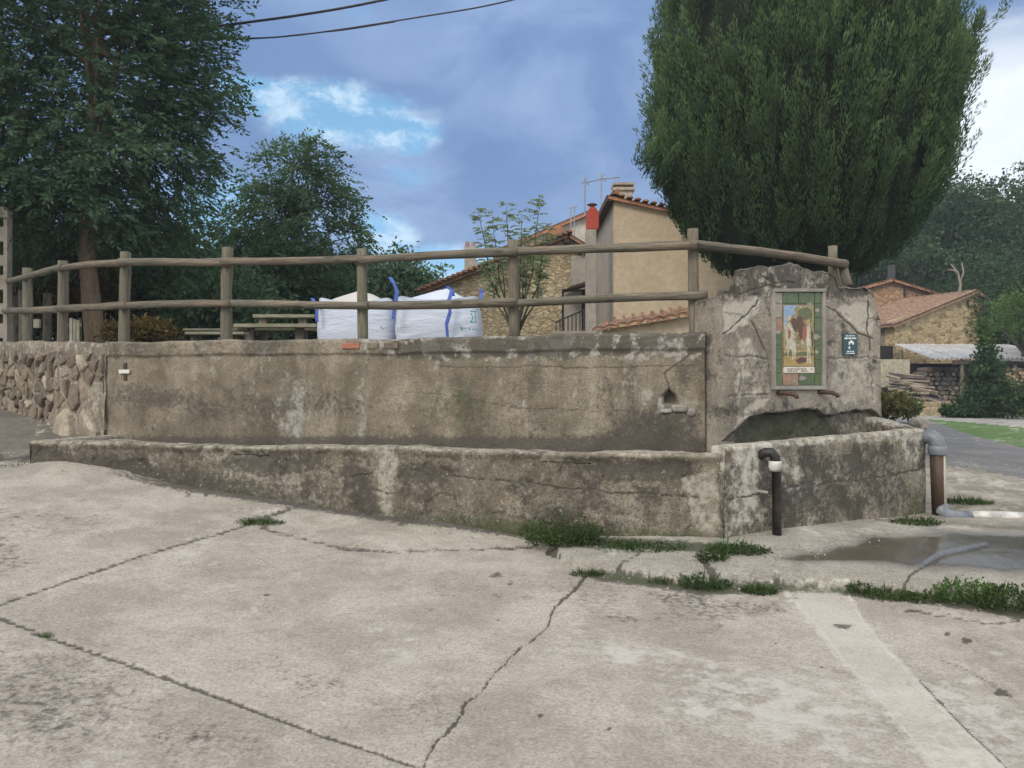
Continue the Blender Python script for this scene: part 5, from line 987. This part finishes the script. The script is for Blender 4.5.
# ---------------------------------------------------------------- houses
def house_wall(nm, c, c2, sc=1.): return concrete(nm, c, c2, speck=.12, bs=.3, sc=sc)
def rubble_m(nm, cols, sc=5., gap_c=(.30, .24, .15)):
    m, N = new_mat(nm); co = N.new('ShaderNodeTexCoord').outputs['Object']; v = N.scl(co, (1, 1, 1.7)); vw = N.vm('ADD', v, N.scl(N.new('ShaderNodeTexNoise', None, {'Vector': v, 'Scale': 3.}).outputs['Color'], (.25, .25, .25)))
    vo = N.new('ShaderNodeTexVoronoi', None, {'Vector': vw, 'Scale': sc}); ve = N.new('ShaderNodeTexVoronoi', {'feature': 'DISTANCE_TO_EDGE'}, {'Vector': vw, 'Scale': sc})
    hs = N.new('ShaderNodeSeparateColor', None, {0: vo.outputs['Color']}).outputs[0]; c = N.mix(N.ss(hs, .1, .5), cols[0], cols[1]); c = N.mix(N.ss(hs, .6, .9), c, cols[2]); n = N.noise(co, 4, 5, .6)
    e = N.ss(ve.outputs['Distance'], .02, .12); c = N.mix(e, gap_c, c); c = N.mix(1., c, N.mix(n, (.7,) * 3, (1.3,) * 3), 'MULTIPLY'); finish(N, c, .9, N.m('ADD', e, N.m('MULTIPLY', n, .5)), .9, .06); return m
def tile_roof_m(nm, c, c2): return simple(nm, c, .9, .35, 6., .4, c2=c2, sc2=5.)
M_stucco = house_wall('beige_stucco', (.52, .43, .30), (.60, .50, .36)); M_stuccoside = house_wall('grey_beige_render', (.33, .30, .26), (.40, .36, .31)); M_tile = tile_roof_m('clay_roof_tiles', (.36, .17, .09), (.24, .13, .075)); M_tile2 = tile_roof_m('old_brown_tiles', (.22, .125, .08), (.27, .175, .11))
M_ston = rubble_m('yellow_rubble', ((.50, .40, .23), (.60, .50, .32), (.35, .28, .17)), 6.5, (.56, .46, .30)); M_ston2 = rubble_m('golden_rubble', ((.42, .32, .17), (.56, .43, .24), (.24, .18, .10)), 3.4, (.50, .39, .23)); M_dk = simple('dark_interior', (.02, .018, .016), .9); M_iron = simple('dark_iron', (.05, .05, .05), .6)
M_red = simple('red_painted_chimney', (.42, .06, .035), .7, .15); M_white = simple('whitewash', (.50, .46, .39), .9, .15, c2=(.40, .36, .30))
def roof_sheet(name, a, b_, c, d, mat, parent, rows=14, th=.08, amp=.035, seg_=6):
    """barrel tiled slab; a,b along the eave/verge side, tiles run a->d and b->c"""
    a, b_, c, d = map(Vector, (a, b_, c, d)); nu = rows * seg_ + 1; nv = 12; nrm = (b_ - a).cross(d - a).normalized()
    if nrm.z < 0: nrm = -nrm
    P = []
    for i in range(nu):
        for j in range(nv):
            u, v = i / (nu - 1), j / (nv - 1); p = (a.lerp(b_, u)).lerp(d.lerp(c, u), v); w_ = abs(math.sin(math.pi * u * rows)); P.append(p + nrm * (amp * w_ + .012 * ((v * 11) % 1.)))
    V = np.array([tuple(p) for p in P]); V2 = np.array([tuple(p - nrm * (th + 0)) for p in P]); i = np.arange(nu * nv).reshape(nu, nv); rim = np.concatenate([i[:, 0], i[-1, 1:], i[::-1, -1][1:], i[0, ::-1][1:]])
    Q = np.vstack([grid_quads(nu, nv), grid_quads(nu, nv, nu * nv)[:, ::-1], np.stack([rim[:-1], rim[1:], rim[1:] + nu * nv, rim[:-1] + nu * nv], 1)]); return link(name, np_mesh(name, np.vstack([V, V2]), Q), mat, parent)
# beige house
hb = empty('beige_house', (3.6, 18, 2.), 'plain beige stucco house with a lean roof, partly behind the cypress', 'house')
x0, x1, y0, y1 = 2.12, 6.6, 16., 19.9; zt0 = EYE + 193 * 16 / F; slope = -.22
mb = MB(); mb.prism([(x0, y0, 1.9), (x1, y0, 1.9), (x1, y0, zt0 + slope * (x1 - x0)), (x0, y0, zt0 - .04)], (0, .25, 0)); mb.build('front_wall', M_stucco, hb)
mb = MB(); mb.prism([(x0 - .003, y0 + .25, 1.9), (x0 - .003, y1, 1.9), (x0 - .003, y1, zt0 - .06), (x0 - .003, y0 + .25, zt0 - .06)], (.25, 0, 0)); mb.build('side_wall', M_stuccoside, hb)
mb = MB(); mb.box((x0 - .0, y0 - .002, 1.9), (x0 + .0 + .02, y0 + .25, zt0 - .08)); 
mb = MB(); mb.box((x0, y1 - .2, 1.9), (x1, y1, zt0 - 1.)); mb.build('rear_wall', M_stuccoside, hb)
roof_sheet('roof', (x0 - .12, y0 - .12, zt0 - .03), (x0 - .12, y1 + .1, zt0 - .03), (x1 + .3, y1 + .1, zt0 - .03 + slope * (x1 - x0 + .4)), (x1 + .3, y0 - .12, zt0 - .03 + slope * (x1 - x0 + .4)), M_tile, hb, 16, .07)
mb = MB(); mb.box((x0 - .16, y0 - .10, zt0 - .14), (x0 - .01, y1, zt0 - .02)); mb.build('fascia_board', simple('dark_brown_board', (.07, .05, .04), .8), hb)
for k in range(14):
    px = x0 - .02 + k * .165; mb = MB(); pz = zt0 + .06 + slope * (px - x0); n_ = 8
    pts = [Vector((px + .07 * math.cos(math.pi * q / n_), y0 - .17, pz - .08 + .034 * math.sin(math.pi * q / n_))) for q in range(n_ + 1)]; mb.prism(pts, (0, .35, 0)); mb.build('verge_tile', M_tile, hb)
mb = MB(); mb.box((x0 + .02, y0 - .14, zt0 - .02), (x0 + .10, y0 + .12, zt0 + .09), None); mb.build('ridge_end_tile', M_tile, hb)
mb = MB(); c = pix(624, 196, 17.); mb.box((c.x - .19, c.y, c.z - .4), (c.x + .19, c.y + .4, c.z + .13)); ch = mb.build('chimney', M_white, hb, bevel=.01)
mb = MB(); mb.box((c.x - .24, c.y - .05, c.z + .13), (c.x + .24, c.y + .45, c.z + .19)); o = mb.build('chimney_cap', M_white, ch); mb = MB(); mb.box((c.x - .17, c.y + .0, c.z + .19), (c.x + .17, c.y + .38, c.z + .25)); mb.build('brick_course', M_tile2, ch); mb = MB(); mb.box((c.x - .23, c.y - .04, c.z + .25), (c.x + .23, c.y + .44, c.z + .30)); mb.build('cap_slab', M_white, ch)
mb = MB(); c = pix(591.5, 300, 15.6); mb.box((c.x - .10, c.y, 1.9), (c.x + .10, c.y + .3, pix(0, 229, 15.6).z)); mb.build('corner_pillar', M_stuccoside, hb, bevel=.01)
c = pix(593, 217, 15.65); rc = empty('red_chimney', c, 'bright red chimney stack with dark cowl beside the beige house', 'chimney'); mb = MB()
mb.prism([(c.x - .12, c.y, pix(0, 228.5, 15.65).z), (c.x + .12, c.y, pix(0, 228.5, 15.65).z), (c.x + .12, c.y, pix(0, 212, 15.65).z), (c.x + .06, c.y, pix(0, 207, 15.65).z), (c.x - .06, c.y, pix(0, 207, 15.65).z), (c.x - .12, c.y, pix(0, 212, 15.65).z)], (0, .26, 0)); mb.build('stack', M_red, rc, bevel=.01)
mb = MB(); mb.tube([(c.x, c.y + .13, pix(0, 208, 15.65).z), (c.x, c.y + .13, pix(0, 203.5, 15.65).z)], .05, 10); mb.build('flue', M_red, rc); mb = MB(); mb.tube([(c.x, c.y + .13, pix(0, 203.4, 15.65).z), (c.x, c.y + .13, pix(0, 202.2, 15.65).z), (c.x, c.y + .13, pix(0, 201.2, 15.65).z)], [.11, .09, .02], 10); mb.build('cowl', M_iron, rc)
# stone house
hs_ = empty('stone_house', pix(510, 300, 20.5), 'yellow rubble stone house with a low tiled gable behind the white bags', 'house'); g = [pix(425, 345, 20), pix(584, 345, 20), pix(584, 247, 20), pix(568, 236, 20), pix(425, 291, 20)]
mb = MB(); mb.prism(g, (0, .5, 0)); mb.build('gable_wall', M_ston, hs_); mb = MB(); mb.prism([pix(430, 345, 20) + Vector((0, .5, 0)), pix(430, 295, 20) + Vector((0, .5, 0)), pix(430, 295, 20) + Vector((0, 7, 0)), pix(430, 345, 20) + Vector((0, 7, 0))], (.3, 0, 0)); mb.build('side_wall', M_ston, hs_)
A2 = pix(418, 291, 19.8); R2 = pix(569, 232.5, 19.8); roof_sheet('roof', R2, A2, A2 + Vector((0, 7, 0)), R2 + Vector((0, 7, 0)), M_tile2, hs_, 3, .10, .0)
roof_sheet('roof', pix(569, 232.5, 19.8), pix(591, 246, 19.8), pix(591, 246, 19.8) + Vector((0, 7, 0)), R2 + Vector((0, 7, 0)), M_tile2, hs_, 3, .10, .0)
for k in range(30):
    t = k / 29; p = A2.lerp(R2, t); mb = MB(); pts = [p + Vector((.095 * math.cos(math.pi * q / 6), -.10, .06 * math.sin(math.pi * q / 6) + .01)) for q in range(7)]; mb.prism(pts, (0, .4, 0)); mb.build('verge_tile', M_tile if k % 3 else M_tile2, hs_)
for x, y in ((560, 243), (567, 240), (575, 244), (581, 250)):
    a = pix(x, y, 19.6); mb = MB(); mb.box((a.x - .05, a.y, a.z - .05), (a.x + .05, a.y + .4, a.z + .04)); mb.build('rafter_end', M_darkbark, hs_)
mb = MB(); mb.box((pix(571, 0, 19.8).x, 19.75, 2.), (pix(586, 0, 19.8).x, 19.98, pix(0, 256, 19.8).z)); mb.build('rendered_bay', M_stuccoside, hs_)
mb = MB(); mb.box((pix(562, 0, 19.7).x, 19.70, pix(0, 333, 19.7).z), (pix(586.5, 0, 19.7).x, 19.745, pix(0, 289, 19.7).z)); dr = mb.build('doorway', M_dk, hs_)
mb = MB(); mb.box((pix(564, 0, 19.7).x, 19.66, pix(0, 333, 19.7).z), (pix(581.5, 0, 19.7).x, 19.70, pix(0, 292, 19.7).z)); o = mb.build('door_leaf', M_stuccoside, dr)
mb = MB(); mb.prism([pix(563, 293, 19.6), pix(570, 289, 19.6), pix(586, 284.5, 19.6), pix(586, 287, 19.6), pix(571, 291, 19.6)], (0, -.7, 0)); mb.build('awning', M_darkbark, hs_)
mb = MB(); c = pix(470, 250, 22.); mb.box((c.x - .16, c.y, c.z - .8), (c.x + .16, c.y + .4, c.z + .10)); ch = mb.build('chimney', M_white, hs_); 
for dx in (-.09, .09): mb = MB(); mb.tube([(c.x + dx, c.y + .2, c.z + .09), (c.x + dx, c.y + .2, c.z + .27)], [.075, .06], 10); mb.build('chimney_pot', simple('pink_clay', (.42, .27, .22), .9), ch)
mb = MB(); c = pix(556, 232, 21.); mb.box((c.x - .2, c.y, c.z - .4), (c.x + .2, c.y + .4, c.z + .15)); mb.build('chimney', simple('orange_brick', (.42, .20, .11), .9), hs_)
rl = empty('balcony_railing', pix(570, 333, 19.), 'dark metal railing with upright bars by the doorway of the stone house', 'railing')
def ry(x): return np.interp(x, [556, 586], [322, 309])
for x in range(556, 587, 4): mb = MB(); mb.tube([pix(x, 334, 19), pix(x, float(ry(x)), 19)], .016, 6); mb.build('bar', M_iron, rl)
mb = MB(); mb.tube([pix(555, 322.3, 19), pix(587, 308.6, 19)], .022, 6); mb.build('handrail', M_iron, rl); mb = MB(); mb.box((pix(553, 0, 19).x, 18.95, pix(0, 335, 19).z), (pix(588, 0, 19).x, 19.1, pix(0, 331, 19).z)); mb.build('ledge', M_stuccoside, rl)
# white house behind
hw = empty('cream_house', pix(555, 260, 27), 'cream house with a red tiled verge rising behind the stone house', 'house'); mb = MB(); mb.prism([pix(495, 345, 27), pix(612, 345, 27), pix(612, 222, 27), pix(590, 212, 27), pix(495, 252, 27)], (0, .4, 0)); mb.build('gable_wall', M_white, hw)
L2, T2, R3 = pix(492, 251, 26.8), pix(590, 209.5, 26.8), pix(616, 221, 26.8); roof_sheet('roof', L2, T2, T2 + Vector((0, 6, 0)), L2 + Vector((0, 6, 0)), M_tile, hw, 3, .14, .0); roof_sheet('roof', T2, R3, R3 + Vector((0, 6, 0)), T2 + Vector((0, 6, 0)), M_tile, hw, 3, .14, .0)
# antennas
an = empty('tv_antenna', pix(594, 205, 18.), 'pair of thin television aerials joined by a long boom above the roofs', 'antenna'); M_al = simple('aluminium', (.30, .31, .33), .5, metallic=.5)
for x, yt, yb in ((585, 177, 216), (601.5, 173, 210)): mb = MB(); mb.tube([pix(x, yb, 18), pix(x, yt, 18)], .018, 6); mb.build('mast', M_al, an)
mb = MB(); mb.tube([pix(585.5, 182.5, 18), pix(602, 178.7, 18), pix(620, 177, 18)], .012, 6); mb.build('boom', M_al, an)
for x, y in ((585, 181), (602, 177)):
    for dx, dy in ((-4, -4), (4, -3.5), (-4, 3), (4, 4)): mb = MB(); mb.tube([pix(x, y, 18), pix(x + dx, y + dy, 18.15)], .009, 5); mb.build('element', M_al, an)
for x in (606, 610, 614, 618): mb = MB(); mb.tube([pix(x, 178, 17.8), pix(x, 177.6, 18.2)], .008, 5); mb.build('element', M_al, an)
for i, (x, yt) in enumerate(((574.5, 206), (571, 207))): 
    mb = MB(); mb.tube([pix(x, 246, 20.5), pix(x, yt, 20.5)], .016, 6); mb.tube([pix(x - 2, yt + 1.5, 20.5), pix(x + 3, yt - .5, 20.5)], .010, 5); props(mb.build('aerial_mast', M_al), ['thin mast rising at the gable of the stone house, right one of two', 'thin mast rising at the gable of the stone house, left one of two'][i], 'aerial', 'aerials over the stone house')
# small lean-to
lt = empty('garden_shed', pix(650, 335, 13.), 'low lean-to with rusty brown tiled roof in front of the beige house', 'shed'); a, b_ = pix(592, 329, 12.6), pix(700, 311, 12.6); c, d = pix(704, 306, 13.6), pix(600, 324, 13.6)
roof_sheet('roof', a, b_, c, d, M_tile2, lt, 9, .05, .03); mb = MB(); mb.prism([pix(604, 345, 12.8), pix(704, 345, 12.8), pix(704, 314, 12.8), pix(604, 329.5, 12.8)], (0, .2, 0)); mb.build('front_wall', M_stucco, lt)
for k in range(9):
    a_ = pix(608 + k * 10, 331 - k * 1.68 - 3, 12.6); mb = MB(); mb.tube([a_ + Vector((0, -.06, -.02)), a_ + Vector((.06, .9, .22))], .028, 6); mb.build('ridge_tile', M_tile, lt)

# right hand stone house, brick gable, tin shed
hr = empty('stone_barn', (18, 38, .5), 'golden rubble stone barn with a brown sloping roof right of the fountain', 'barn'); C0, C1 = Vector((16.9, 34, .3)), Vector((21.6, 36.1, .3)); dn = Vector((-.406, .914, 0)); zE, zR = EYE + 67 * 34 / F, EYE + 96.5 * 36 / F
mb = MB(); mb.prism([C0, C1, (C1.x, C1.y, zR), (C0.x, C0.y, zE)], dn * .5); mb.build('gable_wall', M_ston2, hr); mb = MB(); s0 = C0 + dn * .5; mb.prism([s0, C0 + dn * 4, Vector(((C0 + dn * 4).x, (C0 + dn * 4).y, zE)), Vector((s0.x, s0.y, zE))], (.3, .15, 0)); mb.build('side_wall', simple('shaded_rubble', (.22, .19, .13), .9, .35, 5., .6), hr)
e0 = Vector((C0.x, C0.y, zE)) - dn * .25 + Vector((-.35, -.15, -.18)); r0_ = Vector((C1.x, C1.y, zR)) - dn * .25 + Vector((0, 0, .06)); roof_sheet('roof', e0, e0 + dn * 4.0, r0_ + dn * 4.0, r0_, M_tile2, hr, 14, .14, .06)
mb = MB(); mb.prism([r0_, r0_ + Vector((2.6, 1.2, -1.1)), r0_ + Vector((2.6, 1.2, -1.22)), r0_ - Vector((0, 0, .14))], dn * 3.9); mb.build('roof_far_slope', M_tile2, hr); mb = MB(); mb.prism([C1, C1 + Vector((2.2, 1, 0)), C1 + Vector((2.2, 1, zR - 1.2)), (C1.x, C1.y, zR)], dn * .5); mb.build('gable_wall', M_ston2, hr)
mb = MB(); p = pix(884, 362, 33.6); mb.box((p.x - .45, p.y, .4), (p.x + .4, p.y + .3, p.z + .7)); mb.build('doorway', M_dk, hr)
hg = empty('brick_barn', pix(905, 300, 45), 'orange brick gable with red tiled edges above the stone barn roof', 'barn'); mb = MB(); mb.prism([pix(852, 380, 42), pix(955, 380, 42), pix(955, 299, 42), pix(893, 281, 42), pix(852, 292, 42)], (0, .5, 0)); mb.build('gable_wall', rubble_m('orange_masonry', ((.40, .22, .12), (.46, .28, .16), (.33, .19, .11)), 3., (.42, .28, .18)), hg)
for (a, b_) in (((848, 291), (893.5, 278.5)), ((893.5, 278.5), (958, 298))): A_2, B_2 = pix(*a, 41.7), pix(*b_, 41.7); roof_sheet('roof', A_2, B_2, B_2 + Vector((0, 6, 0)), A_2 + Vector((0, 6, 0)), M_tile, hg, 14, .16, .04)
mb = MB(); mb.box((pix(904.5, 0, 41.9).x, 41.85, .5), (pix(906, 0, 41.9).x, 41.99, pix(0, 283, 42).z)); mb.build('drainpipe', M_iron, hg); mb = MB(); c = pix(893, 272, 43); mb.box((c.x - .14, c.y, c.z - .7), (c.x + .14, c.y + .3, c.z + .40)); mb.build('chimney', M_iron, hg)
o = MB(); o.tube([pix(905, 300, 47), pix(905, 233, 47)], .07, 6); props(o.build('utility_pole', M_al), 'thin pale pole among the trees left of the barns', 'pole'); 
shed = empty('wood_shed', (19, 32, .45), 'open firewood shed with a pale corrugated tin roof against the stone barn', 'shed')
m_, N = new_mat('corrugated_tin'); co = N.new('ShaderNodeTexCoord').outputs['Object']; n = N.noise(co, 2.5, 6, .6); cc = N.mix(N.ss(n, .35, .6), (.62, .63, .64), (.48, .46, .43)); finish(N, cc, .5, n, .1, .01, .25); M_tin = m_
for k in range(6):
    xa, xb = 16.7 + k * .93, 16.7 + (k + 1) * .93 - .03; yb_ = 33.6 + k * .16 if k else 33.6; zb_ = EYE + 43.5 * 34 / F; zf = EYE + 29.5 * 30.6 / F; yf = 30.6; nn_ = 24; P = []
    for i in range(nn_ + 1):
        for j in range(2): P.append((xa + (xb - xa) * i / nn_, yb_ if j else yf, (zb_ if j else zf) + .03 * math.sin(i / nn_ * 6.283 * 5) + .015 * (k % 2)))
    V = np.array(P); V2 = V - np.array([0, 0, .02]); n2_ = len(V); Q = np.vstack([grid_quads(nn_ + 1, 2), grid_quads(nn_ + 1, 2, n2_)[:, ::-1], np.array([(2 * i, 2 * i + 2, 2 * i + 2 + n2_, 2 * i + n2_) for i in range(nn_)])]); link('roof_panel', np_mesh('roof_panel', np.vstack([V, V2]), Q), M_tin, shed)
for x, y in ((16.8, 33.2), (18.0, 30.8), (20.1, 30.8), (22.2, 30.8)): log_obj('post', (x, y, .3), (x, y, EYE + 29 * 30.6 / F + (.5 if y > 33 else 0)), .08, .07, M_post, shed, int(x), n=8)
mb = MB(); mb.box((16.9, 33.0, .3), (22.3, 33.2, 2.6)); mb.build('back_boards', M_dk, shed); mb = MB(); mb.box((17.6, 30.68, EYE + 29.3 * 30.6 / F - .22), (22.4, 30.76, EYE + 29.3 * 30.6 / F - .06)); mb.build('front_beam', M_darkbark, shed)
mb = MB(); a = pix(904, 365, 31.); mb.box((a.x - .7, a.y + .5, a.z - .9), (a.x + .5, a.y + .6, a.z + .25)); mb.build('leaning_board', M_slat, shed)
s2 = empty('wood_shed', (24.5, 31.5, .45), 'low dark roofed log store at the right edge beyond the bush', 'shed'); mb = MB(); a, b_ = pix(996, 358.5, 30.5), pix(1060, 361, 30.5); mb.prism([a, b_, b_ + Vector((0, 3, .3)), a + Vector((0, 3, .3))], (0, 0, -.08)); mb.build('roof', simple('dark_sheet', (.13, .13, .13), .5), s2)
mb = MB(); mb.box((a.x, 33.2, .3), (b_.x, 33.4, a.z)); mb.build('back_boards', M_dk, s2)
for x in (22.6, 25.0): log_obj('post', (x, 30.9, .3), (x, 30.9, a.z - .1), .08, .07, M_post, s2, int(x), n=8)
M_logs = [simple('split_log', c, .9, .3, 10., .4, (1, 1, 1), c2=c3, sc2=2.) for c, c3 in (((.26, .21, .16), (.16, .13, .10)), ((.33, .26, .19), (.22, .18, .13)), ((.15, .13, .11), (.09, .08, .07)))]
pile = empty('firewood_pile', (18.0, 29.8, .45), 'sloping heap of grey brown split logs in front of the tin roofed shed', 'woodpile'); R_ = random.Random(3); variants = []
for k in range(6):
    mb = MB(); L = R_.uniform(.8, 1.25); pts = [(0, .085 * math.cos(a + k) * R_.uniform(.7, 1.1), .065 * math.sin(a + k) * R_.uniform(.7, 1.1)) for a in (0, 1.5, 2.9, 4.4)]; mb.prism([(-L / 2, p[1], p[2]) for p in pts], (L, 0, 0)); o = mb.build('log', M_logs[k % 3], pile); variants.append(o)
row = 0; used_ = 0
for row in range(13):
    y_ = 411.5 - row * 3.0; half = 30 - row * 1.5; xc = 925 - row * 1.8
    for q in range(int(max(2, half / 5.5))):
        x_ = xc + (q / max(1, int(half / 5.5) - 1) - .5) * 2 * (half - 8) if half > 9 else xc; src = variants[R_.randrange(6)]
        if used_ < 6: o = variants[used_]
        else: o = src.copy(); col.objects.link(o); o.parent = pile
        used_ += 1; p = pix(x_ + R_.uniform(-2, 2), y_, 29.2 + row * .12 + R_.uniform(-.2, .2)); o.location = p - pile.location; o.rotation_euler = (R_.uniform(0, 3), R_.uniform(-.12, .12) + .12, R_.uniform(-.35, .35))
def log_ends(nm, lb, xa, xb, ya, yb, Y, r, mats, seed):
    root = empty(nm, pix((xa + xb) / 2, yb, Y), lb, 'log stack'); R_ = random.Random(seed); mbs = [MB() for _ in mats]; a = pix(xa, ya, Y); b_ = pix(xb, yb, Y); z = b_.z + r; i = 0
    while z < a.z:
        x = a.x + (r if i % 2 else 0)
        while x < b_.x:
            rr = r * R_.uniform(.75, 1.1); n_ = R_.choice((5, 6, 7)); ph = R_.random() * 6; dy = R_.uniform(-.08, .08)
            mbs[R_.randrange(len(mats))].prism([(x + rr * math.cos(ph + k / n_ * 6.28), Y + dy, z + rr * math.sin(ph + k / n_ * 6.28)) for k in range(n_)], (0, .8, 0)); x += 2 * r * R_.uniform(.95, 1.1)
        z += 1.75 * r; i += 1
    for mb, mt in zip(mbs, mats): props(mb.build('stacked_logs', mt, root), kind='stuff')
M_end = simple('cut_log_end', (.42, .28, .17), .9, .3, 8., .2)
log_ends('log_stack', 'neat stack of orange cut log ends at the right edge under the dark roof', 1007, 1050, 367, 405, 30.8, .085, [M_end, M_logs[1], M_logs[0]], 5); log_ends('log_stack', 'dark log stack in the shade under the tin roof', 926, 1000, 368, 405, 31.6, .11, [M_logs[2], M_logs[2], M_logs[0]], 8)
wl = MB(); a, b_ = pix(915, 402, 28.6), pix(978, 416, 28.6); wl.box((a.x, 28.6, .2), (b_.x, 28.9, a.z)); wl2 = wl.build('low_wall', M_ston, bevel=.02); props(wl2, 'low brown stone kerb wall below the heap of split logs', 'low wall')
wl = MB(); a, b_ = pix(1008, 403, 27.5), pix(1060, 418, 27.5); wl.box((a.x, 27.5, .2), (b_.x, 27.8, a.z)); props(wl.build('low_wall', M_ston2, bevel=.02), 'low pale wall below the stacked log ends at the right edge', 'low wall')

# ---------------------------------------------------------------- cables
M_cab = simple('black_cable', (.03, .03, .035), .6)
for i, (lb, pts, r) in enumerate((('upper overhead cable crossing the top left of the sky', [(-60, 48), (90, 42), (215, 25.5), (300, 14), (378, 0), (520, -32)], .030), ('lower overhead cable of the pair', [(-60, 30), (90, 40), (226, 38), (300, 34), (420, 16), (508, 0), (640, -36)], .018), ('thin strand sagging just under the lower overhead cable', [(226, 38.6), (262, 37.5), (300, 33.5), (345, 29), (395, 21)], .012))):
    t = MB(); q = [pix(x, y, 14.5) for x, y in pts]; fine = []
    for k in range(len(q) - 1):
        for s in range(6): 
            f = s / 6; p0, p1, p2, p3 = q[max(k - 1, 0)], q[k], q[k + 1], q[min(k + 2, len(q) - 1)]; fine.append(.5 * ((2 * p1) + (p2 - p0) * f + (2 * p0 - 5 * p1 + 4 * p2 - p3) * f * f + (3 * p1 - p0 - 3 * p2 + p3) * f ** 3))
    fine.append(q[-1]); t.tube(fine, r * .8, 6); props(t.build('overhead_cable', M_cab, smooth=True), lb, 'cable', 'overhead cables')

# ---------------------------------------------------------------- thin evening haze
hz = MB(); hz.box((-95, -45, -2.3), (95, 115, 15.)); mh = bpy.data.materials.new('haze'); mh.use_nodes = True; mh.node_tree.nodes.clear(); N = NT(mh.node_tree)
pv = N.new('ShaderNodeVolumePrincipled', None, {'Color': (.80, .90, 1., 1), 'Density': .0013, 'Anisotropy': .2}); N.t.links.new(pv.outputs[0], N.new('ShaderNodeOutputMaterial').inputs['Volume'])
props(hz.build('haze', mh), kind='stuff')

# ---------------------------------------------------------------- grit, crumbs and dry leaves lying on the slabs
def grit():
    R = np.random.RandomState(21); V = []; Q = []; T = []
    def put(px, py, size, flat_):
        c = on_ground(px, py); n = 5; a0 = R.uniform(0, 6.28); o = len(V); hgt = size * (.5 if not flat_ else .12)
        for k in range(n): a = a0 + k / n * 6.28; r = size * R.uniform(.6, 1.1); V.append((c.x + r * math.cos(a), c.y + r * math.sin(a), c.z - .004))
        for k in range(n): a = a0 + k / n * 6.28; r = size * R.uniform(.3, .6) * (1.6 if flat_ else 1); V.append((c.x + r * math.cos(a), c.y + r * math.sin(a), c.z + hgt))
        for k in range(n): Q.append((o + k, o + (k + 1) % n, o + n + (k + 1) % n, o + n + k))
        Q.append((o + n, o + n + 1, o + n + 2, o + n + 3)); Q.append((o + n, o + n + 3, o + n + 4, o + n + 4)) if 0 else None
        T.extend([R.uniform(0, 1)] * (2 * n))
    foot = lambda x: np.interp(x, [50, 180, 250, 380, 450, 550, 720, 770, 925], [463, 489, 499, 519, 527, 544, 551, 555, 524])
    for _ in range(190): x = R.uniform(60, 920); put(x, foot(x) + abs(R.normal()) * 5 + 1, R.uniform(.006, .017), False)
    for _ in range(150): x = R.uniform(580, 1020); put(x, np.interp(x, [p[0] for p in KERB], [p[1] for p in KERB]) + R.normal() * 5 + 5, R.uniform(.006, .018), False)
    for _ in range(170): put(R.uniform(0, 1024), R.uniform(520, 768), R.uniform(.003, .009), False)
    for _ in range(45): put(R.uniform(0, 1024), R.uniform(520, 768), R.uniform(.008, .018), True)
    me = np_mesh('grit', np.array(V), np.array(Q), tint=T); props(link('grit', me, leafmat('grit_mix', (.09, .07, .045), (.42, .38, .31), 0.)), kind='stuff')
grit()
